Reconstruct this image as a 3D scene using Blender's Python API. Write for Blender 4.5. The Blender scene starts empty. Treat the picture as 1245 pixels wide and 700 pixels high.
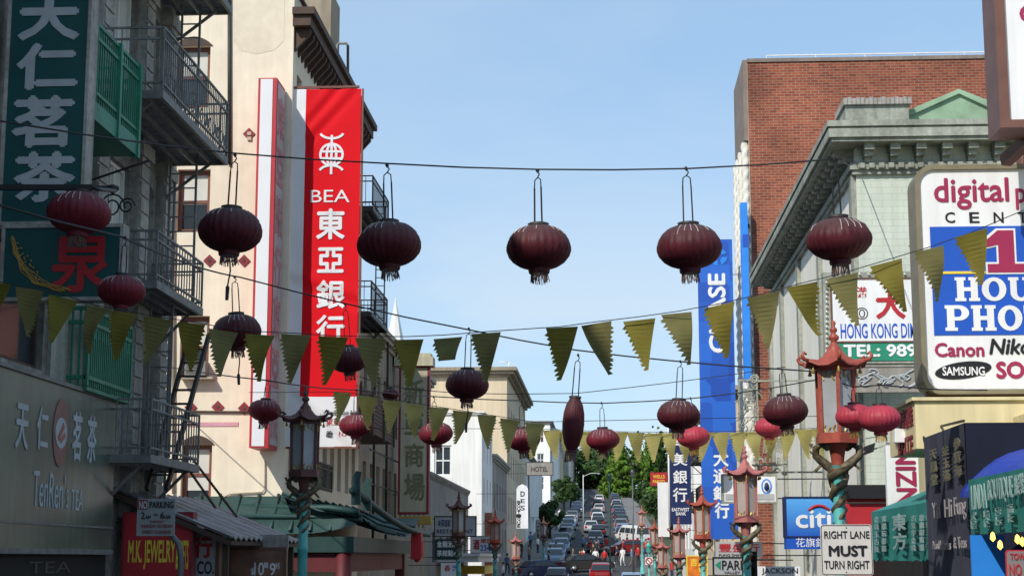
import bpy, bmesh, math, random
from mathutils import Vector, Matrix
R = math.radians
random.seed(7)
sc = bpy.context.scene
col = sc.collection

# ------------------------------------------------------------------ camera
FPX, CX, CY, VPX, VPY, EYE = 2000.0, 622.5, 350.0, 735.0, 678.0, 1.8
PITCH = math.atan((VPY-CY)/FPX)
YAW = math.atan((VPX-CX)*math.cos(PITCH)/FPX)
cd = bpy.data.cameras.new('camera'); cam = bpy.data.objects.new('camera', cd); col.objects.link(cam)
cam.location = (0, 0, EYE); cam.rotation_euler = (math.pi/2+PITCH, 0, YAW)
cd.sensor_width = 36; cd.lens = FPX/1245*36; cd.clip_start = .1; cd.clip_end = 6000
sc.camera = cam
_r = Vector((math.cos(YAW), math.sin(YAW), 0))
_f = Vector((-math.sin(YAW)*math.cos(PITCH), math.cos(YAW)*math.cos(PITCH), math.sin(PITCH)))
_u = _r.cross(_f)
def ray(px, py): return _f*FPX + _r*(px-CX) + _u*(CY-py)
def P(px, py, Y):                                    # photo measurement -> point at street distance Y
    d = ray(px, py); return Vector((0, 0, EYE)) + d*(Y/d.y)
def F(px, py, X):                                    # photo measurement -> point on a facade plane X
    d = ray(px, py); return Vector((0, 0, EYE)) + d*(X/d.x)
def rectY(x0, y0, x1, y1, Y):
    mx, my = (x0+x1)/2, (y0+y1)/2
    return P(x0, my, Y).x, P(x1, my, Y).x, P(mx, y1, Y).z, P(mx, y0, Y).z

# ------------------------------------------------------------------ light
SUN_AZ, SUN_EL = R(30), R(39)
w = bpy.data.worlds.new('World'); sc.world = w; w.use_nodes = True
nt = w.node_tree; nt.nodes.clear()
wo = nt.nodes.new('ShaderNodeOutputWorld'); bg = nt.nodes.new('ShaderNodeBackground'); bg.inputs[1].default_value = .13
sky = nt.nodes.new('ShaderNodeTexSky'); sky.sky_type = 'NISHITA'; sky.sun_disc = False
sky.sun_elevation = SUN_EL; sky.sun_rotation = R(180)+SUN_AZ; sky.air_density = 1.0; sky.dust_density = .5; sky.ozone_density = 1.6
tc = nt.nodes.new('ShaderNodeTexCoord'); mp = nt.nodes.new('ShaderNodeMapping'); mp.inputs['Scale'].default_value = (1, 1, 2.6)
nz = nt.nodes.new('ShaderNodeTexNoise'); nz.inputs['Scale'].default_value = 3.2; nz.inputs['Detail'].default_value = 7; nz.inputs['Roughness'].default_value = .55
rp = nt.nodes.new('ShaderNodeValToRGB'); rp.color_ramp.elements[0].position = .4; rp.color_ramp.elements[1].position = .6
rp.color_ramp.elements[0].color = (0.0, .0, .0, 1); rp.color_ramp.elements[1].color = (.75, .75, .75, 1)
mx = nt.nodes.new('ShaderNodeMixRGB'); mx.inputs[2].default_value = (4.3, 4.9, 5.4, 1)
L = nt.links.new
L(tc.outputs['Generated'], mp.inputs[0]); L(mp.outputs[0], nz.inputs[0]); L(nz.outputs[0], rp.inputs[0])
sx0 = nt.nodes.new('ShaderNodeSeparateXYZ'); L(tc.outputs['Generated'], sx0.inputs[0])
mr0 = nt.nodes.new('ShaderNodeMapRange'); mr0.interpolation_type = 'SMOOTHSTEP'; mr0.inputs['From Min'].default_value = .08; mr0.inputs['From Max'].default_value = .26; mr0.inputs['To Min'].default_value = 1.0; mr0.inputs['To Max'].default_value = .22
L(sx0.outputs[2], mr0.inputs[0]); mu0 = nt.nodes.new('ShaderNodeMath'); mu0.operation = 'MULTIPLY'; L(rp.outputs[0], mu0.inputs[0]); L(mr0.outputs[0], mu0.inputs[1]); L(mu0.outputs[0], mx.inputs[0]); m0 = nt.nodes.new('ShaderNodeMixRGB'); m0.inputs[0].default_value = .62; m0.inputs[2].default_value = (2.25, 3.5, 5.0, 1)
L(sky.outputs[0], m0.inputs[1]); L(m0.outputs[0], mx.inputs[1]); L(mx.outputs[0], bg.inputs[0]); L(bg.outputs[0], wo.inputs[0])
sd = bpy.data.lights.new('sun', 'SUN'); sd.energy = 3.05; sd.angle = R(.5); sd.color = (1, .94, .85)
so = bpy.data.objects.new('sun', sd); col.objects.link(so)
so.rotation_euler = Vector((math.sin(SUN_AZ)*math.cos(SUN_EL), math.cos(SUN_AZ)*math.cos(SUN_EL), -math.sin(SUN_EL))).to_track_quat('-Z', 'Y').to_euler()
vs = sc.view_settings; vs.view_transform = 'Standard'; vs.look = 'None'; vs.exposure = 0.4; vs.gamma = 1; vs.use_curve_mapping = False
sc.cycles.max_bounces = 6

# ------------------------------------------------------------------ materials
def M(name, c, rough=.7, var=.18, scale=2.0, bump=0, metal=0, streak=0, brick=None, spec=.4, trans=0, wave=None, fine=0, dust=None):
    m = bpy.data.materials.new(name); m.use_nodes = True; n = m.node_tree.nodes; l = m.node_tree.links.new
    b = n['Principled BSDF']; b.inputs['Roughness'].default_value = rough; b.inputs['Metallic'].default_value = metal
    b.inputs['Specular IOR Level'].default_value = spec
    t = n.new('ShaderNodeTexCoord'); co = t.outputs['Object']; bumpsrc = None
    base = n.new('ShaderNodeRGB'); base.outputs[0].default_value = (*c, 1); cur = base.outputs[0]
    def mixmul(cur, fac_socket, lo, hi):
        mr = n.new('ShaderNodeMapRange'); mr.inputs['From Min'].default_value = .3; mr.inputs['From Max'].default_value = .7
        mr.inputs['To Min'].default_value = lo; mr.inputs['To Max'].default_value = hi
        l(fac_socket, mr.inputs[0])
        mm = n.new('ShaderNodeVectorMath'); mm.operation = 'SCALE'; l(cur, mm.inputs[0]); l(mr.outputs[0], mm.inputs['Scale'])
        return mm.outputs[0]
    if brick:
        bw, bh, mort, c2 = brick
        sx = n.new('ShaderNodeSeparateXYZ'); l(co, sx.inputs[0]); ad = n.new('ShaderNodeMath'); l(sx.outputs[0], ad.inputs[0]); l(sx.outputs[1], ad.inputs[1])
        cb = n.new('ShaderNodeCombineXYZ'); l(ad.outputs[0], cb.inputs[0]); l(sx.outputs[2], cb.inputs[1])
        bt = n.new('ShaderNodeTexBrick'); l(cb.outputs[0], bt.inputs[0]); bt.inputs['Scale'].default_value = 1
        bt.inputs['Brick Width'].default_value = bw; bt.inputs['Row Height'].default_value = bh; bt.inputs['Mortar Size'].default_value = bh*.09
        bt.inputs['Mortar Smooth'].default_value = .2; bt.inputs['Bias'].default_value = 0
        bt.inputs['Color1'].default_value = (*c, 1); bt.inputs['Color2'].default_value = (*c2, 1); bt.inputs['Mortar'].default_value = (*mort, 1)
        cur = bt.outputs['Color']; bumpsrc = bt.outputs['Fac']
    if wave:                                            # boards / corrugation: (axis index, pitch)
        ax, pitch = wave
        sx = n.new('ShaderNodeSeparateXYZ'); l(co, sx.inputs[0])
        mu = n.new('ShaderNodeMath'); mu.operation = 'MULTIPLY'; mu.inputs[1].default_value = 2*math.pi/pitch; l(sx.outputs[ax], mu.inputs[0])
        sn = n.new('ShaderNodeMath'); sn.operation = 'SINE'; l(mu.outputs[0], sn.inputs[0])
        ab = n.new('ShaderNodeMath'); ab.operation = 'ABSOLUTE'; l(sn.outputs[0], ab.inputs[0]); bumpsrc = ab.outputs[0]
    if var:
        nz = n.new('ShaderNodeTexNoise'); nz.inputs['Scale'].default_value = scale; nz.inputs['Detail'].default_value = 6; l(co, nz.inputs[0])
        cur = mixmul(cur, nz.outputs[0], 1-var, 1+var*.6)
        if bump and not bumpsrc: bumpsrc = nz.outputs[0]
    if fine:
        nz = n.new('ShaderNodeTexNoise'); nz.inputs['Scale'].default_value = scale*9; nz.inputs['Detail'].default_value = 4; l(co, nz.inputs[0])
        cur = mixmul(cur, nz.outputs[0], 1-fine, 1+fine*.6)
    if streak:
        mp = n.new('ShaderNodeMapping'); mp.inputs['Scale'].default_value = (3.0, 3.0, .18); l(co, mp.inputs[0])
        nz = n.new('ShaderNodeTexNoise'); nz.inputs['Scale'].default_value = 1.6; nz.inputs['Detail'].default_value = 5; l(mp.outputs[0], nz.inputs[0])
        cur = mixmul(cur, nz.outputs[0], 1-streak, 1.06)
    if dust:                                            # settled dust on upward faces
        ge = n.new('ShaderNodeNewGeometry'); sz = n.new('ShaderNodeSeparateXYZ'); l(ge.outputs['Normal'], sz.inputs[0]); nz = n.new('ShaderNodeTexNoise'); nz.inputs['Scale'].default_value = 9; l(co, nz.inputs[0])
        a1 = n.new('ShaderNodeMath'); a1.operation = 'MULTIPLY_ADD'; a1.inputs[1].default_value = .7; l(nz.outputs[0], a1.inputs[0]); l(sz.outputs[2], a1.inputs[2])
        mr = n.new('ShaderNodeMapRange'); mr.inputs['From Min'].default_value = .45; mr.inputs['From Max'].default_value = 1.2; mr.inputs['To Max'].default_value = .75; l(a1.outputs[0], mr.inputs[0])
        md = n.new('ShaderNodeMixRGB'); md.inputs[2].default_value = (*dust, 1); l(mr.outputs[0], md.inputs[0]); l(cur, md.inputs[1]); cur = md.outputs[0]
    l(cur, b.inputs['Base Color'])
    if bump and bumpsrc:
        bp = n.new('ShaderNodeBump'); bp.inputs['Strength'].default_value = bump; bp.inputs['Distance'].default_value = .03
        if brick: bp.invert = True
        l(bumpsrc, bp.inputs['Height']); l(bp.outputs[0], b.inputs['Normal'])
    if trans:
        tr = n.new('ShaderNodeBsdfTranslucent'); l(cur, tr.inputs[0]); ms = n.new('ShaderNodeMixShader'); ms.inputs[0].default_value = trans
        l(b.outputs[0], ms.inputs[1]); l(tr.outputs[0], ms.inputs[2]); l(ms.outputs[0], n['Material Output'].inputs[0])
    return m
def EM(name, c, s):
    m = bpy.data.materials.new(name); m.use_nodes = True; b = m.node_tree.nodes['Principled BSDF']
    b.inputs['Base Color'].default_value = (*c, 1); b.inputs['Emission Color'].default_value = (*c, 1); b.inputs['Emission Strength'].default_value = s
    return m
m = {}
m['asphalt'] = M('asphalt', (.055, .055, .057), .9, .3, .6, .2, fine=.25)
m['pave'] = M('pavement', (.2, .195, .185), .9, .2, .8, .1, fine=.2)
m['earth'] = M('hillside', (.06, .075, .035), .95, .4, .05)
m['paint'] = M('road_paint', (.7, .7, .66), .7, .2, 2)
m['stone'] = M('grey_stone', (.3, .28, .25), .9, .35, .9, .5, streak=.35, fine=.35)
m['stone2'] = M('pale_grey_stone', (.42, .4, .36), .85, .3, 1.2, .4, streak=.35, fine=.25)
m['cream'] = M('cream_stucco', (.78, .69, .545), .9, .12, .28, .12, streak=.06, fine=.06)
m['creamtrim'] = M('cream_trim', (.46, .39, .3), .85, .2, 1, .1, streak=.25)
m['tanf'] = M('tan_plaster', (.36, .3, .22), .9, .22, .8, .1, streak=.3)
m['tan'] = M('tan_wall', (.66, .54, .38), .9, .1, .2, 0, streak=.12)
m['white'] = M('white_wall', (.8, .79, .75), .85, .07, .4, 0, streak=.1)
m['greyw'] = M('grey_plaster', (.33, .31, .28), .9, .2, .5, .1, streak=.3)
m['brick'] = M('red_brick', (.34, .092, .045), .85, .4, .3, .35, brick=(.34, .125, (.36, .25, .18), (.21, .05, .028)), fine=.15)
m['pgreen'] = M('pale_green_brick', (.53, .58, .5), .8, .14, .5, .14, brick=(.5, .16, (.47, .52, .44), (.56, .6, .52)), streak=.12)
m['pgtrim'] = M('pale_green_trim', (.37, .39, .33), .75, .28, 1.2, .1, streak=.35, fine=.2)
m['boards'] = M('pale_board_cladding', (.86, .84, .75), .75, .06, .5, .15, wave=(1, .9), streak=.1)
m['gable'] = M('green_gable', (.27, .4, .27), .8, .3, 1.5, .1)
m['terra'] = M('white_terracotta', (.74, .71, .63), .6, .12, 1.5, .1)
m['yellow'] = M('yellow_plaster', (.72, .62, .36), .8, .12, .9, 0, streak=.2)
m['wood'] = M('dark_brown_wood', (.075, .045, .032), .7, .3, 2, .1)
m['redframe'] = M('red_brown_frame', (.17, .06, .04), .6, .2, 3)
m['whiteframe'] = M('white_frame', (.72, .72, .7), .5, .08, 3)
m['iron'] = M('dark_iron', (.045, .043, .042), .55, .3, 4, 0, .3, fine=.2)
m['ironl'] = M('weathered_iron', (.21, .21, .2), .6, .3, 4, 0, .2, fine=.2)
m['greenpaint'] = M('green_paint', (.03, .22, .135), .5, .25, 2, 0, fine=.15)
m['teal'] = M('teal_sign', (.004, .075, .075), .5, .2, 1.2)
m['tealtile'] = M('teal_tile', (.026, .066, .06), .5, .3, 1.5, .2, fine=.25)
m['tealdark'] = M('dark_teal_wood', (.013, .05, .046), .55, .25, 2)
m['tealpole'] = M('turquoise_paint', (.1, .45, .42), .4, .25, 4)
m['tealawn'] = M('teal_awning', (.03, .25, .22), .7, .22, 1.6, .1, trans=.15)
m['navyside'] = M('faded_navy_cloth', (.05, .054, .085), .9, .35, 1.6, .1, streak=.3)
m['navyshade'] = M('shaded_navy_awning', (.007, .01, .028), .9, .3, 1.6, .1)  # awning end and top, with shade put into the navy
m['bluevinyl'] = M('blue_vinyl', (.004, .03, .36), .5, .15, 1.5)
m['bluelite'] = M('light_blue_panel', (.03, .25, .8), .4, .12, 1.5)
m['lgrey'] = M('pale_lettering', (.42, .45, .47), .7, .14, 3)
m['signwhite'] = M('sign_white', (.8, .81, .82), .45, .06, 1, streak=.1)
m['signgrey'] = M('sign_grey', (.4, .41, .42), .5, .12, 2)
m['metal'] = M('brushed_sign_metal', (.125, .175, .14), .28, .3, .8, 0, .25, streak=.25)
m['red'] = M('banner_red', (.74, .006, .014), .7, .08, .7, 0, spec=.15, trans=.12)
m['bwhite'] = M('banner_white', (.8, .8, .82), .6, .05, .7, trans=.12)
m['signred'] = M('sign_red', (.44, .02, .03), .5, .12, 2)
m['darkred'] = M('dark_red', (.22, .02, .03), .55, .2, 2)
m['maroon'] = M('maroon_letters', (.33, .02, .08), .5, .08, 2)
m['blue'] = M('sign_blue', (.012, .09, .5), .45, .05, 2)
m['navy'] = M('navy_banner', (.008, .02, .1), .55, .1, 1)
m['black'] = M('black_paint', (.012, .012, .014), .5, .15, 3)
m['dark'] = M('dark_interior', (.012, .011, .01), .8, .2, 2)
m['green'] = M('sign_green', (.02, .25, .15), .5, .1, 2)
m['ylw'] = M('yellow_letters', (.8, .6, .06), .5, .1, 3)
m['gold'] = M('gold_paint', (.5, .33, .09), .45, .25, 5, 0, .3)
m['olivechar'] = M('olive_letters', (.2, .2, .11), .8, .25, 3)
m['panelcream'] = M('cream_panel', (.52, .48, .35), .8, .15, 1.2, streak=.2)
m['orange'] = M('orange_sign', (.75, .2, .02), .5, .45, 4)
m['brownf'] = M('brown_frame', (.16, .075, .055), .5, .2, 2)
m['tanframe'] = M('bronze_frame', (.22, .19, .12), .5, .2, 3)
m['pinkp'] = M('pink_streak', (.62, .32, .38), .8, .2, 2)
m['lampred'] = M('lamp_red_paint', (.36, .075, .048), .5, .28, 5, .1, fine=.15)
m['lampglass'] = M('lamp_glass', (.36, .38, .39), .25, .15, 3)
m['bronze'] = M('aged_bronze', (.16, .13, .08), .6, .6, 9, .9, .25, fine=.4)
m['pole'] = M('grey_pole', (.13, .135, .14), .5, .2, 3, 0, .4)
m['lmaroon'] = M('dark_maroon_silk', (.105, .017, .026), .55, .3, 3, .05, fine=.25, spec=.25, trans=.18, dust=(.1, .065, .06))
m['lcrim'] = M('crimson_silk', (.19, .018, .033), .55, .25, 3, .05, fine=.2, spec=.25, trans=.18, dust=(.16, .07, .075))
m['lsunlit'] = M('sunlit_pink_silk', (.5, .055, .085), .5, .2, 3, .05, spec=.3, trans=.15, fine=.12)  # copy of the red silk with sunlight put into its colour
m['lrib'] = M('pale_rib', (.5, .42, .42), .5, .3, 8)
m['fringe'] = M('faded_fringe', (.16, .1, .085), .8, .35, 20)
m['wire'] = M('black_wire', (.02, .02, .022), .6, .1, 3)
m['pen1'] = M('olive_pennant', (.235, .2, .03), .8, .25, 3, trans=.42)
m['pen2'] = M('sage_pennant', (.23, .21, .075), .8, .25, 3, trans=.42)
m['pen3'] = M('yellow_pennant', (.5, .45, .17), .8, .25, 3, trans=.55)
m['leaf'] = M('leaves', (.13, .25, .022), .6, .5, .22, trans=.25)
m['leaf2'] = M('dark_leaves', (.042, .09, .018), .6, .5, .2, trans=.2)
m['bark'] = M('bark', (.09, .065, .045), .9, .3, 3)
m['glass'] = M('window_glass', (.035, .045, .055), .07, .3, .8, spec=.6)
m['blind'] = M('white_blind', (.58, .57, .52), .8, .12, 2)
m['tin'] = M('corrugated_tin', (.3, .3, .29), .5, .3, 1.2, .9, .4, wave=(1, .16), streak=.2)
m['carglass'] = M('car_glass', (.02, .025, .03), .05, .1, 2, spec=.8)
m['tyre'] = M('tyre_rubber', (.02, .02, .02), .9, .1, 3)
m['chrome'] = M('alloy_rim', (.5, .5, .52), .3, .1, 3, 0, .8)
m['lampw'] = M('clear_lens', (.75, .75, .72), .2, .05, 3)
m['lampr'] = M('red_lens', (.5, .01, .01), .25, .05, 3)
m['skin'] = M('skin', (.45, .27, .19), .6, .06, 6)
m['hair'] = M('dark_hair', (.02, .015, .012), .7, .1, 6)
m['bulb'] = EM('lit_bulb', (1, .62, .12), 1.6)
m['dullgold'] = M('dull_gold_letters', (.17, .16, .1), .7, .35, 4); m['pinkish'] = M('faded_pinkish_letters', (.36, .33, .33), .7, .3, 4); m['awnlet'] = M('awning_letters', (.3, .43, .41), .7, .3, 3)
cars_c = [('silver blue', (.2, .28, .4)), ('white', (.75, .75, .74)), ('dark blue', (.02, .04, .12)), ('black', (.015, .015, .017)), ('grey', (.2, .2, .21)), ('dark red', (.25, .015, .015)), ('silver', (.5, .5, .5))]
for k, (nm, c) in enumerate(cars_c):
    m['car%d' % k] = M('car_paint_'+nm.replace(' ', '_'), c, .22, .05, 2, spec=.6)
cl_c = [(.75, .75, .74), (.5, .03, .03), (.03, .04, .09), (.03, .03, .03), (.12, .2, .35), (.2, .16, .1)]
for k, c in enumerate(cl_c): m['cloth%d' % k] = M('clothing', c, .85, .12, 6)

# ------------------------------------------------------------------ object helpers
org = {}
def thing(name, label, cat, loc, group=None):
    o = bpy.data.objects.new(name, None); o.empty_display_size = .3; col.objects.link(o); o.location = loc
    o['label'] = label; o['category'] = cat
    if group: o['group'] = group
    org[o] = Vector(loc); return o
def tag(o, label, cat, group=None):
    o['label'] = label; o['category'] = cat
    if group: o['group'] = group
    return o
def dup(o, parent=None):
    c = o.copy(); col.objects.link(c)
    if parent: c.parent = parent
    for ch in o.children: dup(ch, c)
    return c

class MB:
    def __init__(s): s.v = []; s.f = []; s.mi = []; s.sm = []
    def add(s, vs, fs, mi=0, smooth=False):
        k = len(s.v); s.v += [Vector(p) for p in vs]
        for f in fs: s.f.append([i+k for i in f]); s.mi.append(mi); s.sm.append(smooth)
        return s
    def box(s, x0, x1, y0, y1, z0, z1, mi=0):
        v = [(x, y, z) for z in (z0, z1) for y in (y0, y1) for x in (x0, x1)]
        return s.add(v, [(0, 2, 3, 1), (4, 5, 7, 6), (0, 1, 5, 4), (2, 6, 7, 3), (0, 4, 6, 2), (1, 3, 7, 5)], mi)
    def quad(s, a, b, c, d, mi=0): return s.add([a, b, c, d], [(0, 1, 2, 3)], mi)
    def prism(s, poly, ext, mi=0):                   # planar polygon (3D points) pushed along ext
        n = len(poly); a = [Vector(p) for p in poly]; b = [p+Vector(ext) for p in a]
        return s.add(a+b, [tuple(range(n))[::-1], tuple(range(n, 2*n))]+[(i, (i+1) % n, (i+1) % n+n, i+n) for i in range(n)], mi)
    def bar(s, a, b, t, t2=None, mi=0):              # square bar between two points
        a = Vector(a); b = Vector(b); d = (b-a)
        if d.length < 1e-6: return s
        d.normalize(); up = Vector((0, 0, 1)) if abs(d.z) < .9 else Vector((0, 1, 0))
        u = d.cross(up).normalized()*t/2; w2 = d.cross(u).normalized()*(t2 or t)/2
        v = [p+su*u+sw*w2 for p in (a, b) for su, sw in ((-1, -1), (1, -1), (1, 1), (-1, 1))]
        return s.add(v, [(0, 1, 2, 3), (7, 6, 5, 4), (0, 4, 5, 1), (1, 5, 6, 2), (2, 6, 7, 3), (3, 7, 4, 0)], mi)
    def tube(s, pts, r, n=6, mi=0, caps=True):
        pts = [Vector(p) for p in pts]; rs = r if isinstance(r, (list, tuple)) else [r]*len(pts)
        vs = []; fs = []
        ref = None
        for i, p in enumerate(pts):
            d = (pts[min(i+1, len(pts)-1)]-pts[max(i-1, 0)]).normalized()
            if ref is None: ref = Vector((0, 0, 1)) if abs(d.z) < .9 else Vector((1, 0, 0))
            u = (ref-d*ref.dot(d)).normalized(); ref = u; w2 = d.cross(u)
            vs += [p+(u*math.cos(2*math.pi*k/n)+w2*math.sin(2*math.pi*k/n))*rs[i] for k in range(n)]
        for i in range(len(pts)-1):
            for k in range(n): fs.append((i*n+k, i*n+(k+1) % n, (i+1)*n+(k+1) % n, (i+1)*n+k))
        if caps: fs += [tuple(range(n))[::-1], tuple(range((len(pts)-1)*n, len(pts)*n))]
        return s.add(vs, fs, mi, n > 4)
    def lathe(s, prof, c=(0, 0, 0), n=16, mi=0, smooth=True, mod=None, rot=0):
        c = Vector(c); vs = []; fs = []
        for r, z in prof:
            for k in range(n):
                a = 2*math.pi*k/n+rot; rr = r*(mod(a, r, z) if mod else 1)
                vs.append(c+Vector((rr*math.cos(a), rr*math.sin(a), z)))
        q = len(prof)
        for i in range(q-1):
            for k in range(n): fs.append((i*n+k, i*n+(k+1) % n, (i+1)*n+(k+1) % n, (i+1)*n+k))
        s.add(vs, fs, mi, smooth); s.add([vs[k] for k in range(n)], [tuple(range(n))[::-1]], mi); s.add([vs[(q-1)*n+k] for k in range(n)], [tuple(range(n))], mi)
        return s
    def build(s, name, mat, parent=None):
        o0 = Vector((0, 0, 0)); q = parent
        if parent is not None: o0 = org.get(parent, o0)
        me = bpy.data.meshes.new(name); me.from_pydata([p-o0 for p in s.v], [], s.f)
        for mm in (mat if isinstance(mat, (list, tuple)) else [mat]): me.materials.append(mm)
        me.polygons.foreach_set('material_index', s.mi); me.polygons.foreach_set('use_smooth', s.sm); me.update()
        bm = bmesh.new(); bm.from_mesh(me); bmesh.ops.recalc_face_normals(bm, faces=bm.faces); bm.to_mesh(me); bm.free()
        o = bpy.data.objects.new(name, me); col.objects.link(o)
        if parent is not None: o.parent = parent
        org[o] = o0
        return o

def ribbon(b, pts, wd, nv, th):                        # a flat line of even width lying in the plane with normal nv
    pts = [Vector(p) for p in pts]
    for i in range(len(pts)-1):
        d = (pts[i+1]-pts[i]).normalized(); s = nv.cross(d).normalized()*wd/2; a, c = pts[i]-d*wd*.15, pts[i+1]+d*wd*.15; o = nv*(i % 2)*.0007
        b.prism([a-s+o, a+s+o, c+s+o, c-s+o], nv*th)
    return b
# ------------------------------------------------------------------ lettering (flat cut-out letters a few mm thick)
_tc = {}
def glyphs(sx, bold):
    k = (sx, bold)
    if k in _tc: return _tc[k]
    c = bpy.data.curves.new('t', 'FONT'); c.body = sx; c.size = 1; c.extrude = .5; c.offset = bold; c.resolution_u = 3
    o = bpy.data.objects.new('t', c); col.objects.link(o)
    dg = bpy.context.evaluated_depsgraph_get(); me = bpy.data.meshes.new_from_object(o.evaluated_get(dg), depsgraph=dg)
    v = [p.co.copy() for p in me.vertices]; f = [tuple(q.vertices) for q in me.polygons]
    bpy.data.objects.remove(o); bpy.data.curves.remove(c); bpy.data.meshes.remove(me)
    _tc[k] = (v, f); return v, f
def text_into(mb, sx, o, rv, uv, nv, wd, ht, bold=0, th=.008, slant=0, mi=0):
    v, f = glyphs(sx, bold if bold < .0125 else 0)
    if not v: return
    cjk = all(ord(ch) > 0x2e80 for ch in sx)
    x0, x1 = min(p.x for p in v), max(p.x for p in v); y0, y1 = min(p.y for p in v), max(p.y for p in v)
    if cjk: x0, x1, y0, y1 = 0, float(len(sx)), -.12, .88
    o = Vector(o); kx = wd/(x1-x0); ky = ht/(y1-y0)
    for i, (bx, by) in enumerate([(0, 0)] if bold < .0125 else [(0, 0), (bold, 0), (-bold, 0), (0, bold), (0, -bold)]):
        out = []
        for p in v:
            a = (p.x-x0)/(x1-x0); b = (p.y-y0)/(y1-y0)
            out.append(o+rv*(a*wd+slant*b*ht+bx*kx)+uv*(b*ht+by*ky)+nv*((p.z+.5)*th+i*.0006*max(1, wd*2)))
        mb.add(out, f, mi)
XR, UP, NY = Vector((1, 0, 0)), Vector((0, 0, 1)), Vector((0, -1, 0))
def textY(sx, rc, Y, mat, parent, bold=.012, vert=False, slant=0, name='lettering', mb=None, rot=False):
    own = mb is None; mb = mb or MB()
    x0, x1, z0, z1 = rectY(*rc, Y)
    if vert:
        n = len(sx); h = (z1-z0)/n
        for i, ch in enumerate(sx): text_into(mb, ch, (x0, Y, z1-h*(i+1)+h*.04), XR, UP, NY, x1-x0, h*.92, bold)
    elif rot: text_into(mb, sx, (x1, Y, z0), UP, -XR, NY, z1-z0, x1-x0, bold)
    else: text_into(mb, sx, (x0, Y, z0), XR, UP, NY, x1-x0, z1-z0, bold, slant=slant)
    return mb.build(name, mat, parent) if own else mb
def textX(sx, rc, X, side, mat, parent, bold=.012, vert=False, name='lettering', mb=None):
    # on a facade plane; side -1 = left of the street (faces +X), +1 = right of the street (faces -X)
    own = mb is None; mb = mb or MB()
    a = F(rc[0], rc[3], X); b = F(rc[2], rc[1], X); rv = Vector((0, -side, 0)); nv = Vector((-side, 0, 0))
    z0 = a.z if not vert else min(a.z, b.z); z0 = F((rc[0]+rc[2])/2, rc[3], X).z; z1 = F((rc[0]+rc[2])/2, rc[1], X).z; wd = abs(b.y-a.y)
    o = Vector((X, a.y, z0))
    if vert:
        n = len(sx); h = (z1-z0)/n
        for i, ch in enumerate(sx): text_into(mb, ch, (X, a.y, z1-h*(i+1)), rv, UP, nv, wd, h*.92, bold)
    else: text_into(mb, sx, o, rv, UP, nv, wd, z1-z0, bold)
    return mb.build(name, mat, parent) if own else mb
def sign(name, label, cat, rc, Y, face, depth=.12, frame=None, fr=.05, texts=(), arm=None, group=None, round_=0):
    x0, x1, z0, z1 = rectY(*rc, Y)
    t = thing(name, label, cat, ((x0+x1)/2, Y, z0), group)
    MB().box(x0, x1, Y, Y+depth, z0, z1).build('panel', face, t)
    if frame:
        b = MB(); y0, y1 = Y-.02, Y+depth+.01
        b.box(x0-fr, x0-.001, y0, y1, z0-fr, z1+fr).box(x1+.001, x1+fr, y0, y1, z0-fr, z1+fr).box(x0-.001, x1+.001, y0, y1, z1+.001, z1+fr).box(x0-.001, x1+.001, y0, y1, z0-fr, z0-.001)
        b.build('frame', frame, t)
    for tx in texts:
        sx, r2, mt = tx[:3]; kw = tx[3] if len(tx) > 3 else {}
        textY(sx, r2, Y-.003, mt, t, **kw)
    if arm is not None:
        b = MB()
        for zz in (z0+(z1-z0)*.12, z0+(z1-z0)*.88):
            b.bar((x0 if arm < x0 else x1, Y+depth/2, zz), (arm, Y+depth/2, zz), .03)
        b.build('bracket', m['iron'], t)
    return t
# ------------------------------------------------------------------ setting
def gz(y):
    if y < 0: return 0.0
    if y < 95: return -.018*y
    if y < 105: return -1.71
    if y < 420: return -1.71+.066*(y-105)
    if y < 600: return 19.08+.016*(y-420)
    if y < 900: return 21.96-.07*(y-600)
    return 0.96
YS = [-1500, -300, -60, 0, 20, 40, 60, 80, 95, 105, 130, 160, 200, 250, 300, 350, 420, 480, 600, 900, 2500, 5500]
def strip(name, x0, x1, ys, dz, mat, step=0):
    b = MB()
    for i in range(len(ys)-1):
        a, c = ys[i], ys[i+1]
        b.quad((x0, a, gz(a)+dz), (x1, a, gz(a)+dz), (x1, c, gz(c)+dz), (x0, c, gz(c)+dz))
        if step:
            xe = x1 if step > 0 else x0
            b.quad((xe, a, gz(a)+dz), (xe, c, gz(c)+dz), (xe, c, gz(c)), (xe, a, gz(a)))
    o = b.build(name, mat); o['kind'] = 'structure'; return o
def between(a, c): return [a]+[y for y in YS if a < y < c]+[c]
strip('ground', -2500, 2500, YS, 0, m['earth'])
KL, KR, FL, FR = -5.5, 3.3, -8.5, 6.2
strip('road', KL, KR, between(-60, 440), .004, m['asphalt'])
strip('crossing_road', -120, KL-.001, [104, 105, 114], .006, m['asphalt']); strip('crossing_road', KR+.001, 120, [104, 105, 114], .006, m['asphalt'])
for a, c in ((-60, 103.9), (114.1, 440)):
    strip('pavement', FL-.02, KL, between(a, c), .13, m['pave'], 1); strip('pavement', KR, FR+.02, between(a, c), .13, m['pave'], -1)
b = MB()
for x in (-1.1,):
    y = 116
    while y < 330:
        b.quad((x-.06, y, gz(y)+.009), (x+.06, y, gz(y)+.009), (x+.06, y+3, gz(y+3)+.009), (x-.06, y+3, gz(y+3)+.009)); y += 8
for yy in (102.2, 115.5):
    for k in range(9): b.quad((KL+.4+k*.92, yy-1.2, gz(yy-1.2)+.012), (KL+.85+k*.92, yy-1.2, gz(yy-1.2)+.012), (KL+.85+k*.92, yy+1.2, gz(yy+1.2)+.012), (KL+.4+k*.92, yy+1.2, gz(yy+1.2)+.012))
o = b.build('road_markings', m['paint']); o['kind'] = 'structure'

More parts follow.
